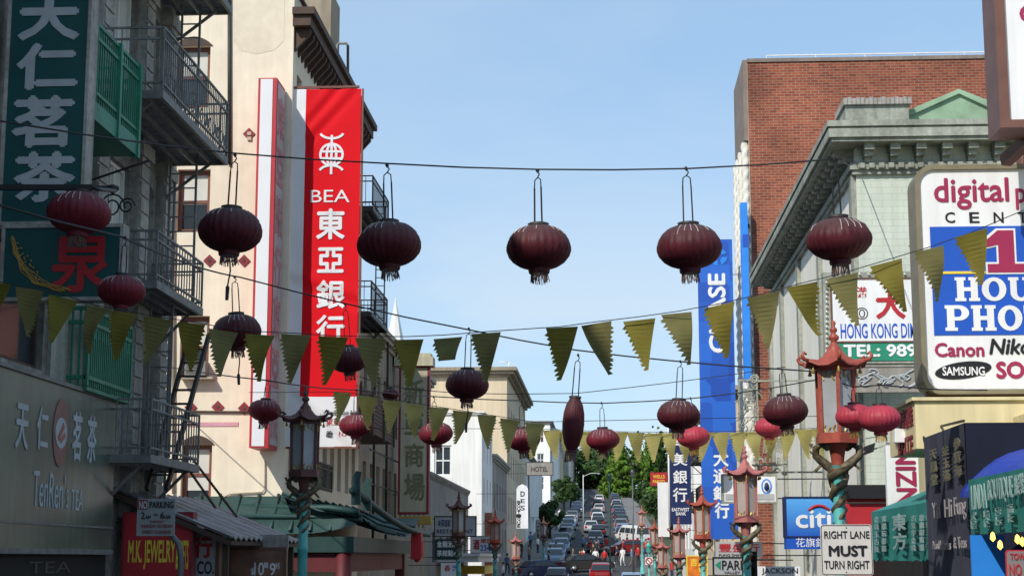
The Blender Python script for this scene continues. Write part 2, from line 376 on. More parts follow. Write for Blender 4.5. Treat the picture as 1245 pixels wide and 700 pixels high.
# ------------------------------------------------------------------ buildings
def holed(b, axis, at, nout, u0, u1, z0, z1, holes, dep, mi=0):
    """a wall sheet with recessed openings; axis 'x': plane Y=at, axis 'y': plane X=at; nout = outward sign"""
    us = sorted({u0, u1, *[h[0] for h in holes], *[h[1] for h in holes]}); zs = sorted({z0, z1, *[h[2] for h in holes], *[h[3] for h in holes]})
    us = [u for u in us if u0 <= u <= u1]; zs = [z for z in zs if z0 <= z <= z1]
    pt = (lambda u, z, d=0: (u, at-nout*d, z)) if axis == 'x' else (lambda u, z, d=0: (at-nout*d, u, z))
    for i in range(len(us)-1):
        for j in range(len(zs)-1):
            cu, cz = (us[i]+us[i+1])/2, (zs[j]+zs[j+1])/2
            if any(h[0] < cu < h[1] and h[2] < cz < h[3] for h in holes): continue
            b.quad(pt(us[i], zs[j]), pt(us[i+1], zs[j]), pt(us[i+1], zs[j+1]), pt(us[i], zs[j+1]), mi)
    for h in holes:
        a = [pt(h[0], h[2]), pt(h[1], h[2]), pt(h[1], h[3]), pt(h[0], h[3])]; c = [pt(h[0], h[2], dep), pt(h[1], h[2], dep), pt(h[1], h[3], dep), pt(h[0], h[3], dep)]
        for k in range(4): b.quad(a[k], a[(k+1) % 4], c[(k+1) % 4], c[k], mi)
def window(parent, axis, at, nout, h, dep, style):
    u0, u1, z0, z1 = h[:4]; fm = m[style.get('frame', 'whiteframe')]; ft = style.get('ft', .07)
    bx = (lambda b, a0, a1, d0, d1, c0, c1: b.box(a0, a1, min(at-nout*d0, at-nout*d1), max(at-nout*d0, at-nout*d1), c0, c1)) if axis == 'x' else \
         (lambda b, a0, a1, d0, d1, c0, c1: b.box(min(at-nout*d0, at-nout*d1), max(at-nout*d0, at-nout*d1), a0, a1, c0, c1))
    b = MB(); d0, d1 = dep-.12, dep-.02; e = .003
    bx(b, u0+e, u0+ft, d0, d1, z0+e, z1-e); bx(b, u1-ft, u1-e, d0, d1, z0+e, z1-e)
    bx(b, u0+ft, u1-ft, d0, d1, z0+e, z0+ft); bx(b, u0+ft, u1-ft, d0, d1, z1-ft, z1-e)
    zm = (z0+z1)/2
    if style.get('sash', 1): bx(b, u0+ft, u1-ft, d0+.02, d1, zm-ft*.4, zm+ft*.4)
    if style.get('mull'): bx(b, (u0+u1)/2-ft*.35, (u0+u1)/2+ft*.35, d0+.01, d1, z0+ft, z1-ft)
    w_ = b.build('window', fm, parent)
    g = MB(); bx(g, u0+ft*.9, u1-ft*.9, d1-.03, d1-.01, z0+ft*.9, z1-ft*.9); g.build('pane', m['glass'], w_)
    if style.get('blind'):
        g = MB(); f = style['blind']; bx(g, u0+ft*1.1, u1-ft*1.1, d1-.045, d1-.033, z1-ft-(z1-z0-2*ft)*f, z1-ft*1.05); g.build('blind', m['blind'], w_)
    if style.get('sill'):
        g = MB(); bx(g, u0-.08, u1+.08, -.1, -.003, z0-.12, z0); g.build('sill', m[style['sill']], w_)
    if style.get('arch'):
        g = MB(); n = 10; hh = style['arch']; pts = []
        for k in range(n+1):
            a = math.pi*k/n; pts.append((u1+.06-(u1-u0+.12)*k/n, z1+hh*math.sin(a)**.8))
        if axis == 'x': g.prism([(p[0], at-nout*-.04, p[1]) for p in pts], (0, nout*-.037, 0))
        else: g.prism([(at+nout*.04, p[0], p[1]) for p in pts], (-nout*.037, 0, 0))
        g.build('arched_head', m['wood'], w_)
    return w_
def building(name, label, x0, x1, y0, y1, z0, z1, wall, side, front=(), street=(), dep=.22, cornice=None, streetwall=None, cat='building', base=None, group=None):
    t = thing(name, label, cat, ((x0+x1)/2, (y0+y1)/2, z0), group)
    sx = x1 if side == 'L' else x0; no = 1 if side == 'L' else -1
    b = MB(); bx0, bx1 = (x0, x1-dep) if side == 'L' else (x0+dep, x1)
    b.box(bx0, bx1, y0+dep, y1, z0, z1-.02)
    holed(b, 'x', y0, -1, x0, x1, z0, z1, [h[:4] for h in front], dep-.01)
    if not streetwall: holed(b, 'y', sx, no, y0, y1, z0, z1, [h[:4] for h in street], dep-.01)
    b.quad((x0, y0, z1), (x1, y0, z1), (x1, y1, z1), (x0, y1, z1))
    b.build('wall', wall, t)
    if streetwall:
        b = MB(); holed(b, 'y', sx, no, y0, y1, z0, z1, [h[:4] for h in street], dep-.01); b.build('street_wall', streetwall, t)
    for h in front: window(t, 'x', y0, -1, h, dep, h[4])
    for h in street: window(t, 'y', sx, no, h, dep, h[4])
    if cornice:
        ov, hh, mt = cornice; b = MB(); s0, s1 = (sx, sx+ov) if side == 'L' else (sx-ov, sx)
        for k, (o_, a0, a1) in enumerate(((ov, .62, 1), (ov*.72, .3, .6), (ov*.3, 0, .28))):
            za, zb = z1+.05-hh*(1-a0), z1+.05-hh*(1-a1)
            if side == 'L': b.box(x0, sx+o_, y0-o_, y0-.002, za, zb); b.box(sx+.002, sx+o_, y0-.001, y1, za, zb)
            else: b.box(sx-o_, x1, y0-o_, y0-.002, za, zb); b.box(sx-o_, sx-.002, y0-.001, y1, za, zb)
        b.box(x0, x1, y0, y1, z1+.003, z1+.06)
        b.build('cornice', mt, t)
    return t
def grid(a0, a1, na, zs, wd, ht, st):
    return [(a0+(a1-a0)*(i+.5)/na-wd/2, a0+(a1-a0)*(i+.5)/na+wd/2, z, z+ht, st) for z in zs for i in range(na)]
def railing(b, pts, z, h, sp=.13, t=.018, rail=.035):
    for a, c in zip(pts[:-1], pts[1:]):
        a = Vector((*a, z)); c = Vector((*c, z)); n = max(2, int((c-a).length/sp))
        for zz in (h, h*.12, h*.82): b.bar(a+Vector((0, 0, zz)), c+Vector((0, 0, zz)), rail)
        for k in range(1 if a.xy != Vector(pts[0]) else 0, n+1):
            p = a.lerp(c, k/n); b.bar(p+Vector((0, 0, .02)), p+Vector((0, 0, h)), t if 0 < k < n else rail)
def fire_escape(parent, xw, xo, y0, y1, z, h, mat, slats=True, sp=.13, curls=False):
    b = MB(); xa, xb = min(xw, xo), max(xw, xo)
    b.box(xa, xb, y0, y0+.06, z-.14, z); b.box(xa, xb, y1-.06, y1, z-.14, z); xs = xo-.06 if xo > xw else xo
    b.box(xs, xs+.06, y0+.061, y1-.061, z-.14, z)
    y = y0+.08
    while y < y1-.1: b.box(xa, xb-.07 if xo > xw else xb, y, y+.07, z-.035, z-.005); y += .115
    for k in range(1, 4):
        x = xa+(xb-xa)*k/4; b.box(x-.025, x+.025, y0+.062, y1-.062, z-.13, z-.04)
    for yy in (y0+.25, y1-.25): b.bar((xw, yy, z-.95), (xo*.8+xw*.2, yy, z-.14), .05)
    p = b.build('fire_escape', mat, parent)
    r = MB(); railing(r, [(xw, y0+.03), (xo-.03*(1 if xo > xw else -1), y0+.03), (xo-.03*(1 if xo > xw else -1), y1-.03), (xw, y1-.03)], z, h, sp)
    if curls:
        n = int((y1-y0)/.3)
        for k in range(n):
            c = Vector((xo-.03, y0+(k+.5)*(y1-y0)/n, z+h*.28)); r.tube([c+Vector((0, .1*math.cos(a), .12*math.sin(a))) for a in [i*math.pi/4 for i in range(9)]], .012, 4)
    r.build('railing', mat, p)
    return p
def ladder(parent, x0, x1, y, z0, z1, mat, step=.28, lean=0):
    b = MB(); d = Vector((0, lean, 0))
    for x in (x0, x1): b.bar(Vector((x, y, z0)), Vector((x, y, z1))+d, .04)
    n = int((z1-z0)/step)
    for k in range(1, n): b.bar(Vector((x0, y, z0+k*step))+d*k/n, Vector((x1, y, z0+k*step))+d*k/n, .025)
    return b.build('ladder', mat, parent)

# unseen near-left building, added and given its height to shade the near street
building('unseen_shade_building', 'unseen grey stone building added at the near left to shade the street', -22, FL, -30, 19.5, -.2, 17, m['stone2'], 'L', street=grid(-28, 18, 12, (3.5, 7, 10.5, 14), 1.2, 2, dict(frame='redframe')), cornice=(.7, .8, m['stone']))

# --- tea shop building
st = dict(frame='whiteframe', sash=1, mull=1, blind=.7)
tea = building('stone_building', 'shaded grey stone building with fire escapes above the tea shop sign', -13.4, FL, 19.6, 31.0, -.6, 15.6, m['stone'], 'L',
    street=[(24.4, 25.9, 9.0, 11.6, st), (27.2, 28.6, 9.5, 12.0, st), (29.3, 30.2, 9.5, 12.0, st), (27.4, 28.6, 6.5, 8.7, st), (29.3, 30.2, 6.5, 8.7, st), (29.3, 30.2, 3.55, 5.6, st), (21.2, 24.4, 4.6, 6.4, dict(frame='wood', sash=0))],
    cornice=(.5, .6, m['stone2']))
b = MB()
for y in (26.45, 28.95, 30.62):
    b = MB(); b.box(FL+.002, FL+.16, y-.28, y+.28, 2.5, 15); b.box(FL+.002, FL+.24, y-.36, y+.36, 9.0, 9.25); b.box(FL+.002, FL+.24, y-.36, y+.36, 6.0, 6.25); b.box(FL+.002, FL+.24, y-.36, y+.36, 12.0, 12.25)
    for k in range(42): b.box(FL+.16, FL+.19, y-.26, y+.26, 2.6+k*.3, 2.6+k*.3+.25)
    b.build('pilaster', m['stone2'], tea)
MB().box(FL+.003, FL+.06, 24.6, 26.2, 4.36, 6.1).build('plaster_panel', m['pgtrim'], tea)
fire_escape(tea, FL, -7.2, 25.9, 30.65, 9.42, 1.08, m['ironl'], curls=True)
fire_escape(tea, FL, -7.2, 25.9, 30.65, 12.45, 1.05, m['ironl'])
fire_escape(tea, FL, -7.5, 27.0, 30.25, 6.43, .85, m['ironl'], sp=.18)
fe = fire_escape(tea, FL, -7.5, 27.0, 30.35, 3.5, .92, m['ironl'], sp=.18)
ladder(tea, -8.2, -7.7, 30.2, 6.5, 9.4, m['ironl']); ladder(tea, -8.15, -7.75, 29.0, 3.5, 6.4, m['ironl']); ladder(tea, -8.1, -7.75, 30.3, 9.5, 12.4, m['ironl'])
b = MB()
a, c = Vector((-7.72, 30.2, 5.9)), Vector((-8.1, 29.0, 3.0))
for dx in (0, .35): b.bar(a+Vector((dx, 0, 0)), c+Vector((dx, 0, 0)), .06, .14)
for k in range(1, 11): p = a.lerp(c, k/11); b.box(p.x, p.x+.35, p.y-.08, p.y+.08, p.z-.015, p.z+.015)
b.build('stair', m['iron'], tea)
b = MB(); b.tube([(-8.3, 30.9, 2.0), (-8.3, 30.9, 9.0)], .03, 6); b.build('downpipe', m['ironl'], tea)
# green balconies
bb = MB(); bb.box(FL, -7.5, 23.3, 25.6, 8.22, 8.3); bb.box(-7.56, -7.5, 23.3, 25.6, 8.301, 8.5); bb.box(FL, -7.561, 25.54, 25.6, 8.301, 8.5)
gb = bb.build('balcony', m['greenpaint'], tea)
r = MB(); railing(r, [(FL, 23.33), (-7.53, 23.33), (-7.53, 25.57), (FL, 25.57)], 8.5, 1.2, .11, .022, .05); r.box(-7.59, -7.47, 24.42, 24.5, 8.19, 9.75); r.box(-7.59, -7.47, 25.52, 25.62, 8.19, 9.75); r.build('railing', m['greenpaint'], gb)
bb = MB(); bb.box(FL, -8.1, 25.35, 27.8, 4.4, 4.46); gb = bb.build('balcony', m['greenpaint'], tea)
r = MB(); railing(r, [(FL, 25.38), (-8.13, 25.38), (-8.13, 27.77), (FL, 27.77)], 4.46, 1.25, .1, .03, .06)
for k in range(12): c = Vector((-8.13, 25.5+k*.2, 5.35)); r.tube([c+Vector((0, .08*math.cos(a), .1*math.sin(a))) for a in [i*math.pi/4 for i in range(9)]], .014, 4)
r.build('railing', m['greenpaint'], gb)
b = MB(); c = Vector((-8.0, 25.6, 7.9))
for k, s in ((0, .22), (1, .14)): b.tube([c+Vector((.1+k*.25, 0, -.5))+Vector((s*math.cos(a)*(1-a/14), 0, s*math.sin(a)*(1-a/14))) for a in [i*.5 for i in range(22)]], .015, 4)
b.bar((FL, 25.6, 7.75), (-7.3, 25.6, 8.15), .03); b.build('scroll_bracket', m['iron'], tea)

# --- cream building
cf = dict(frame='redframe', ft=.11, blind=.45, arch=.26); cg = dict(frame='redframe', ft=.11, blind=.55); ch = dict(frame='redframe', ft=.11, blind=.8, arch=.24)
YC = 43.6
def cwin(r, s): x0, x1, z0, z1 = rectY(*r, YC); return (x0, x1, z0, z1, s)
fs = dict(frame='redframe', ft=.09)
cream = building('apartment_block', 'tall cream stucco apartment block with red diamond ornaments and heavy dark eaves', -20, FL, YC, 57, -.9, 17.4, m['cream'], 'L',
    front=[cwin((214, 56, 255, 131), cf), cwin((215, 206, 255, 282), cg), cwin((219, 384, 254, 458), cg), cwin((220, 540, 257, 613), ch)],
    street=[(a, a+.75, z, z+2.3, fs) for z in (3.9, 6.9, 9.9, 12.9) for a in (44.2, 45.4, 46.6, 48.2, 49.6, 51.0, 52.4, 54.0, 55.4)], dep=.3)
b = MB()                                               # eaves with brackets
b.box(FL+.002, -8.0, 43.4, 56, 16.35, 16.65); b.box(FL+.002, -7.88, 43.3, 56.1, 16.651, 16.85); b.box(-20, FL+.1, YC-.06, 57, 17.401, 17.48)
b.build('eaves', m['wood'], cream)
b = MB()
for k in range(24): y = YC+.1+k*.52; b = MB(); b.prism([(FL+.003, y, 16.34), (-8.05, y, 16.34), (-8.05, y, 16.2), (FL+.003, y, 15.7)], (0, .14, 0)); b.build('eaves_bracket', m['wood'], cream)
b = MB(); b.box(FL-.45, FL+.0, YC-.05, YC-.003, 3.2, 15.0); b.box(FL+.003, FL+.06, YC-.05, YC+.45, 3.2, 15.9); b.build('corner_strip', m['creamtrim'], cream) if False else None
b = MB()
for px, py in ((255, 317), (297, 317), (232, 495), (265, 494.5), (297, 496), (303, 163), (343, 495)):
    if px > 335: continue
    c = P(px, py, YC); b = MB(); s = .17; b.prism([(c.x-s, YC-.003, c.z), (c.x, YC-.003, c.z+s), (c.x+s, YC-.003, c.z), (c.x, YC-.003, c.z-s)], (0, -.035, 0))
    s = .055; b.prism([(c.x-s, YC-.0385, c.z), (c.x, YC-.0385, c.z+s), (c.x+s, YC-.0385, c.z), (c.x, YC-.0385, c.z-s)], (0, -.012, 0), 1)
    b.build('diamond_ornament', [m['darkred'], m['wood']], cream)
def pipe(pts, rad, mat, parent, Y=YC-.05, name='pipe'):
    return MB().tube([P(px, py, Y) for px, py in pts], rad, 6).build(name, mat, parent)
pipe([(279, -20), (279, 200)], .055, m['iron'], cream, name='downpipe')
pipe([(225, 500), (345, 501)], .028, m['wood'], cream)
pipe([(322, 560), (322, 594), (319, 598), (280, 600), (272, 604)], .02, m['creamtrim'], cream)
pipe([(211, 40), (211, 600)], .05, m['creamtrim'], cream)
MB().box(*[v for v in rectY(228, 513, 290, 518, YC)[:2]], YC-.02, YC-.003, *rectY(228, 513, 290, 518, YC)[2:]).build('painted_streak', m['pinkp'], cream)
x0, x1, z0, z1 = rectY(229, 441, 254, 458, YC)
b = MB(); b.box(x0, x1, YC-.42, YC+.1, z0, z1)
for k in range(7): b.box(x0+.04, x1-.22, YC-.44, YC-.421, z0+.06+k*.045, z0+.085+k*.045)
b.build('air_conditioner', m['ironl'], cream)
b = MB(); x0, x1, z0, z1 = rectY(222, 455, 262, 462, YC); b.box(x0, x1, YC-.35, YC-.003, z0, z0+.06); b.build('ledge', m['creamtrim'], cream)
b = MB(); b.prism([P(283, -8, YC-.004), P(346, -8, YC-.004), P(345, 50, YC-.004), P(334, 61, YC-.004), P(312, 66, YC-.004), P(293, 62, YC-.004), P(284, 50, YC-.004)], (0, -.003, 0)); b.build('paint_patch', M('greyer_cream_paint', (.725, .64, .505), .9, .1, .5, fine=.06), cream)
b = MB()
for py in (165, 171): x0, x1, z0, z1 = rectY(301, py-4, 306, py, YC); b.box(x0, x1, YC-.06, YC-.003, z0, z1)
b.build('junction_box', m['creamtrim'], cream)
b = MB()                                              # roof penthouse and pipe rail
b.box(-11.5, -9.42, 55, 56.9, 17.41, 21.5); b.build('penthouse', m['tanf'], cream)
b = MB(); b.tube([P(410, 87, 49), P(410, 55, 49), P(412, 53, 49), P(421, 53, 49), P(423, 56, 49), P(423, 90, 51)], .045, 6); b.build('pipe_rail', m['ironl'], cream)
for z in (13.0, 9.55):
    fire_escape(cream, FL, -7.35, 51.6, 55.6, z, 1.0, m['iron'], sp=.2)
ladder(cream, -7.75, -7.45, 55.3, 9.6, 13.8, m['iron']); 
b = MB(); b.box(FL, -7.3, 49, 57, 5.7, 5.8)
for k in range(9): b.box(-7.36, -7.3, 49, 57, 5.81+k*.13, 5.81+k*.13+.11)
for k in range(9): b.box(FL, -7.361, 49.0, 49.05, 5.81+k*.13, 5.81+k*.13+.11)
for y in (49, 51.6, 54.3, 56.9): b.box(-7.3, -7.24, y, y+.1, 5.6, 7.05)
b.build('balcony', m['wood'], cream)
b = MB()                                              # scroll-iron window grilles above the pagoda eave
railing(b, [(-8.1, 44.2), (-8.1, 49)], 3.7, .8, .14); b.build('window_grille', m['iron'], cream)

# --- pagoda eave along the cream building
pe = thing('pagoda_eave', 'teal tiled pagoda eave wrapping the foot of the cream block', 'roof', (-7.4, 48, 2.6))
b = MB(); XO = -6.35
def eave_z(y): return 2.45+.75*max(0, 1-abs(y-43)/7)**2*.6+.45*max(0, (y-52)/4)**2
ys = [42.6+k*.9 for k in range(17)]
for i in range(len(ys)-1):
    a, c = ys[i], ys[i+1]
    q = [(FL+.01, a, 3.45), (FL+.01, c, 3.45), (XO, c, eave_z(c)), (XO, a, eave_z(a))]
    mid = lambda p, s: Vector(p[0])*.5+Vector(p[1])*.5-Vector((0, 0, .16))
    ma = (Vector(q[0])+Vector(q[3]))/2-Vector((0, 0, .14)); mc = (Vector(q[1])+Vector(q[2]))/2-Vector((0, 0, .14))
    b.quad(q[0], q[1], mc, ma); b.quad(ma, mc, q[2], q[3])
q0 = Vector((FL-2.6, 42.6, 3.42)); n = 14
for k in range(n):
    x0 = FL-2.4+(XO-FL+2.4)*k/n; x1 = FL-2.4+(XO-FL+2.4)*(k+1)/n
    zf = lambda x: 2.42+.25*max(0, (x-(XO-1.5))/1.5)**2
    b.quad((min(x0, FL), YC-.01, 3.42), (min(x1, FL), YC-.01, 3.42), (x1, 42.5, zf(x1)), (x0, 42.5, zf(x0)))
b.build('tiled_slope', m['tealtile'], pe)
for k in range(10):
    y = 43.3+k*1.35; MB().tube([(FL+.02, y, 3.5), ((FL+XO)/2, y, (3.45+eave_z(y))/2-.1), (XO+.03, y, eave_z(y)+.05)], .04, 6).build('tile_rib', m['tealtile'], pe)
for k in range(8):
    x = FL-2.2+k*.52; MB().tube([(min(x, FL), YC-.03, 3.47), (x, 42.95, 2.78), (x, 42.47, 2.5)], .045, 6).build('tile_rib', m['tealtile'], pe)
b = MB()
b.tube([P(290, 616, 43.4), P(400, 617, 43.2), P(436, 622, 43)], .09, 8); b.tube([P(290, 627, 42.9), P(400, 628, 42.9), P(440, 632, 42.8)], .06, 6)
b.tube([P(428, 596, 42.8), P(440, 604, 43.6), P(455, 616, 45), P(475, 631, 47.3), P(492, 641, 49.4), P(507, 647, 51.5), P(522, 650, 54)], [.1, .11, .1, .095, .09, .085, .07], 8)
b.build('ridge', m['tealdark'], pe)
b = MB()
for px, py, Y in ((432, 578, 42.9), (445, 586, 44)):
    c = P(px, py, Y); b = MB(); b.prism([(c.x-.1, Y, c.z-.75), (c.x+.14, Y, c.z-.75), (c.x+.12, Y, c.z-.1), (c.x+.16, Y, c.z+.1), (c.x+.02, Y, c.z+.13), (c.x-.1, Y, c.z-.05)], (0, .16, 0))
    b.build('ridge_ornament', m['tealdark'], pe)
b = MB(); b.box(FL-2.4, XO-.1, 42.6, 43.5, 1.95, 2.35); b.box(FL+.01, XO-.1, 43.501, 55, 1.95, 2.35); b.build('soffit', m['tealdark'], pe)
b = MB(); b.box(FL-2.4, XO-.3, 42.75, 42.95, 1.45, 1.94); b.box(XO-.5, XO-.3, 42.951, 55, 1.45, 1.94)
for x in (XO-.4, -8.4): b.tube([(x, 42.85, 1.94), (x, 42.85, -.7)], .22, 12)
b.box(XO-.55, XO-.25, 54.7, 55, -.7, 1.94)
b.build('red_beam', M('deep_red_beam', (.11, .014, .018), .6, .25, 2), pe)
b = MB(); c = P(507, 663, 51.5); b.box(c.x-.17, c.x+.15, 51.3, 51.7, c.z-.42, c.z+.4); b.lathe([(.05, -.5), (.2, -.3), (.2, .1), (.05, .25)], c, 10); b.build('ridge_end', m['signred'], pe)

# --- arcade building with fire-stairs beyond
af = dict(frame='wood', ft=.08)
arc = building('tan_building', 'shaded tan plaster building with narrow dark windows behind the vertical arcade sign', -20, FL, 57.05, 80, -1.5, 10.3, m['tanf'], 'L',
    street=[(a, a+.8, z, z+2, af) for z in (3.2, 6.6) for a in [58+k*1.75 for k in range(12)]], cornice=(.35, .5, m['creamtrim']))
b = MB()
for y in (59, 62.5): b.tube([(FL+.25, y, 2.0), (FL+.25, y, 10)], .05, 6)
for z in (4.4, 5.6): b.bar((FL+.25, 58, z), (FL+.25, 66, z), .05)
b.build('conduit', m['iron'], arc)

lowb = building('low_shop', 'low grey plastered shop with a flat roof in front of the white house', -20, FL, 80.05, 103.6, -1.7, 5.9, m['greyw'], 'L', street=grid(81, 103, 6, (1.6,), 1.6, 1.5, af), cornice=(.15, .3, m['greyw']))
b = MB(); b.box(FL+.01, -6.3, 84, 101, 1.9, 2.05); b.box(FL+.01, -6.4, 84.2, 100.8, 1.6, 1.899); b.build('canopy', m['bwhite'], lowb)
b = MB(); b.box(FL+.01, -6.9, 96, 103, .9, 1.35); b.build('awning', m['ylw'], lowb)
x0, x1, z0, z1 = rectY(528, 541, 549, 578, 115)
ww = dict(frame='whiteframe', ft=.12, mull=1)
white = building('white_house', 'bright white rendered house with one window on its blank side wall', -20, FL, 115, 126, -1.4, 11.9, m['white'], 'L', front=[(x0, x1, z0, z1, ww)], street=grid(115.5, 125.5, 3, (2.6, 5.6, 8.6), 1.1, 1.8, ww), cornice=(.2, .3, m['white']))
b = MB(); b.box(FL+.005, FL+.5, 118, 119.2, -1.3, 5.0); b.build('chimney_stack', m['brick'], white)
mid = building('pale_building', 'narrow pale grey building between the white house and the tan block', -20, FL, 126.1, 144.9, -.6, 9.6, m['greyw'], 'L', street=grid(126.5, 144.5, 5, (2.2, 5.6), 1.3, 2, ww), cornice=(.4, .5, m['pgtrim']))
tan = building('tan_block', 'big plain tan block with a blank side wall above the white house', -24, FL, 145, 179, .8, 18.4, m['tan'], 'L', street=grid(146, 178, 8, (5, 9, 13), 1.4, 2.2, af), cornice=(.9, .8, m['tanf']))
b = MB()
for px, py in ((619, 440), (632, 470)):
    Y = 147 if px < 625 else 165; p = P(px, py, Y); b.tube([(p.x, Y, 18.4), (p.x, Y, p.z)], .07, 5); b.tube([(p.x, Y, p.z), (p.x-.9, Y, p.z)], .05, 5)
b.build('roof_pole', m['whiteframe'], tan)
hd = []
cols = [('white', 'white'), ('greyw', 'grey'), ('white', 'white'), ('tan', 'tan'), ('pgtrim', 'sage grey'), ('creamtrim', 'brown'), ('white', 'white'), ('tan', 'tan'), ('greyw', 'grey')]
y = 180
for k, (cm, cn) in enumerate(cols):
    ln = (26, 55, 20, 26, 22, 24, 26, 26, 40)[k]; hh = (10.5, 4.2, 15.2, 11, 13, 10, 12, 10, 11)[k]; z0 = gz(y)-.5
    if k == 2: y = 262
    word = ['first past the tan block', 'second past the tan block', 'taller than its neighbours', 'fourth past the tan block', 'fifth past the tan block', 'sixth past the tan block', 'seventh past the tan block', 'eighth past the tan block', 'last before the wooded hill'][k]
    fr = grid(-11.2, FL-.3, 1, (z0+4.4, z0+8.1, z0+11.8), 1.1, 2.0, ww) if k == 2 else ()
    h_ = building('row_house', '%s row house on the left of the hill, %s' % (cn, word), -18, FL+(.25 if k % 2 else 0), y, y+ln-.1, z0, z0+hh, m[cm], 'L', front=fr, street=grid(y+1, y+ln-1, max(3, ln//5), [z0+4+3.2*i for i in range(int((hh-3)//3.2))], 1.4, 1.9, ww), cornice=(.5, .5, m['whiteframe'] if k % 2 else m['greyw']), group='row houses up the hill', dep=.25)
    for q in range(2):
        b = MB(); yy = y+ln*(.28+.44*q); b.prism([(FL+.26, yy-1.6, z0+3.6), (FL+1.1, yy-.8, z0+3.6), (FL+1.1, yy+.8, z0+3.6), (FL+.26, yy+1.6, z0+3.6)], (0, 0, hh-4.4)); b.build('bay', m[cm], h_)
    y += ln

# --- right side: pale green building
YG = 39.5
pg = building('pale_green_building', 'pale green painted brick building with a bracketed cornice and boarded street front', FR, 20, YG, 60.4, -1, 12.05, m['pgreen'], 'R', streetwall=m['boards'])
b = MB(); z = 12.05; ov = .76
for o_, za, zb in ((ov, z-.02, z+.12), (ov*.9, z-.07, z-.021), (ov*.96, z-.28, z-.071), (ov*.86, z-.37, z-.281), (.16, z-.95, z-.79), (.1, z-1.06, z-.952)):
    b.box(FR-o_, 20, YG-o_, YG-.002, za, zb); b.box(FR-o_, FR-.002, YG-.001, 60.4, za, zb)
b.box(FR, 20, YG, 60.4, z+.005, z+.05)
b.build('cornice', m['pgtrim'], pg)
b = MB()
for k in range(22):
    x = FR+.15+k*.62; b = MB(); b.box(x, x+.24, YG-.5, YG-.003, z-.53, z-.372); b.box(x+.02, x+.22, YG-.36, YG-.003, z-.66, z-.531); b.box(x+.04, x+.2, YG-.2, YG-.003, z-.78, z-.661); b.build('cornice_bracket', m['pgtrim'], pg)
for k in range(30):
    y = YG+.3+k*.66; b = MB(); b.box(FR-.5, FR-.003, y, y+.24, z-.53, z-.372); b.box(FR-.36, FR-.003, y+.02, y+.22, z-.66, z-.531); b.build('cornice_bracket', m['pgtrim'], pg)
b = MB()
for k in range(58): x = FR+.05+k*.235; MB().box(x, x+.13, YG-.25, YG-.161, z-.93, z-.81).build('dentil', m['pgtrim'], pg)
b = MB()
x0, x1, z0, z1 = rectY(1028, 127, 1105, 152, 42.2); b.box(x0, x1, 42.2, 43.6, z+.05, z1)
b.build('parapet', m['pgtrim'], pg)
b = MB(); x0, x1, z0, z1 = rectY(1025, 122, 1108, 128, 42.2)
for k in range(16): xx = x0+(x1-x0)*k/16; b.box(xx, xx+(x1-x0)/16-.01, 42.1, 43.7, z1-.13+.002, z1+.05+.02*math.sin(k*2.3))
b.build('parapet_coping', m['stone2'], pg)
a, c, d = P(1103, 140, 42.6), P(1165, 114, 42.6), P(1250, 150, 42.6)
b = MB(); b.prism([a, c, d, (d.x, 42.6, z+.05), (a.x, 42.6, z+.05)], (0, 2.5, 0)); b.build('gable', m['gable'], pg)
b = MB()
b.prism([a+Vector((-.25, -.1, .0)), c+Vector((0, -.1, .1)), d+Vector((.2, -.1, .08)), d+Vector((0, -.1, -.1)), c+Vector((0, -.1, -.02)), a+Vector((.1, -.1, -.02))], (0, .099, 0))
b.build('gable_coping', m['gable'], pg)
b = MB()
for y in (YG+.05, 46, 51, 56, 59.9): MB().box(FR-.12, FR-.003, y, y+.45, -.8, z-1.07).build('pilaster', m['pgtrim'], pg)
x0, x1, z0, z1 = rectY(1026, 590, 1110, 640, YG)
b = MB(); b.box(x0, x1+4, YG-.5, YG-.004, z1-.32, z1); b.build('shop_cornice', m['black'], pg)
b = MB(); b.box(x0, x1+4, YG-.3, YG-.004, z0-2, z1-.321); b.build('shop_front', m['signred'], pg)
b = MB(); b.tube([(FR-.2, YG-.15, 8.5), (FR-.2, YG-.15, .2)], .05, 6); b.build('downpipe', m['pgtrim'], pg)

# --- red brick building
YB = 71.8
bf = dict(frame='whiteframe', ft=.1)
br = building('brick_building', 'tall red brick building with a white ornamented street front', FR+.4, 24, YB, 77, -1.6, 23.8, m['brick'], 'R', streetwall=m['terra'], street=[(a, a+1.1, zz, zz+2, bf) for zz in (3, 7, 11, 15) for a in (72.6, 75.0)])
b = MB(); b.box(FR+.38, 24, YB-.06, YB-.002, 23.75, 23.92); b.box(FR+.2, FR+.398, YB+.15, 77, 20.2, 23.92); b.build('coping', M('brown_grey_concrete', (.25, .2, .17), .8, .2, 1, streak=.2), br)
b = MB()
for i in range(8): b.bar((7.5+i*2.2, YB+.3, 23.6), (7.5+i*2.2, YB+.3, 24.15), .04)
b.bar((7.5, YB+.3, 24.15), (24, YB+.3, 24.15), .05); b.bar((7.5, YB+.3, 23.9), (24, YB+.3, 23.9), .03); b.build('roof_rail', m['whiteframe'], br)
b = MB()
for y in (YB+.3, 73.9, 75.3, 76.7):                    # twisted columns
    b = MB(); n = 150; nn = 12; vs = []; fs = []
    for i in range(n+1):
        zz = -1.2+21.3*i/n
        for k in range(nn):
            a = 2*math.pi*k/nn; rr = .15*(1+.2*math.cos(2*(a-zz*6)))
            vs.append((FR+.22+rr*math.cos(a), y+rr*math.sin(a), zz))
    for i in range(n):
        for k in range(nn): fs.append((i*nn+k, i*nn+(k+1) % nn, (i+1)*nn+(k+1) % nn, (i+1)*nn+k))
    b.add(vs, fs, 0, True); b.build('twisted_column', m['terra'], br)

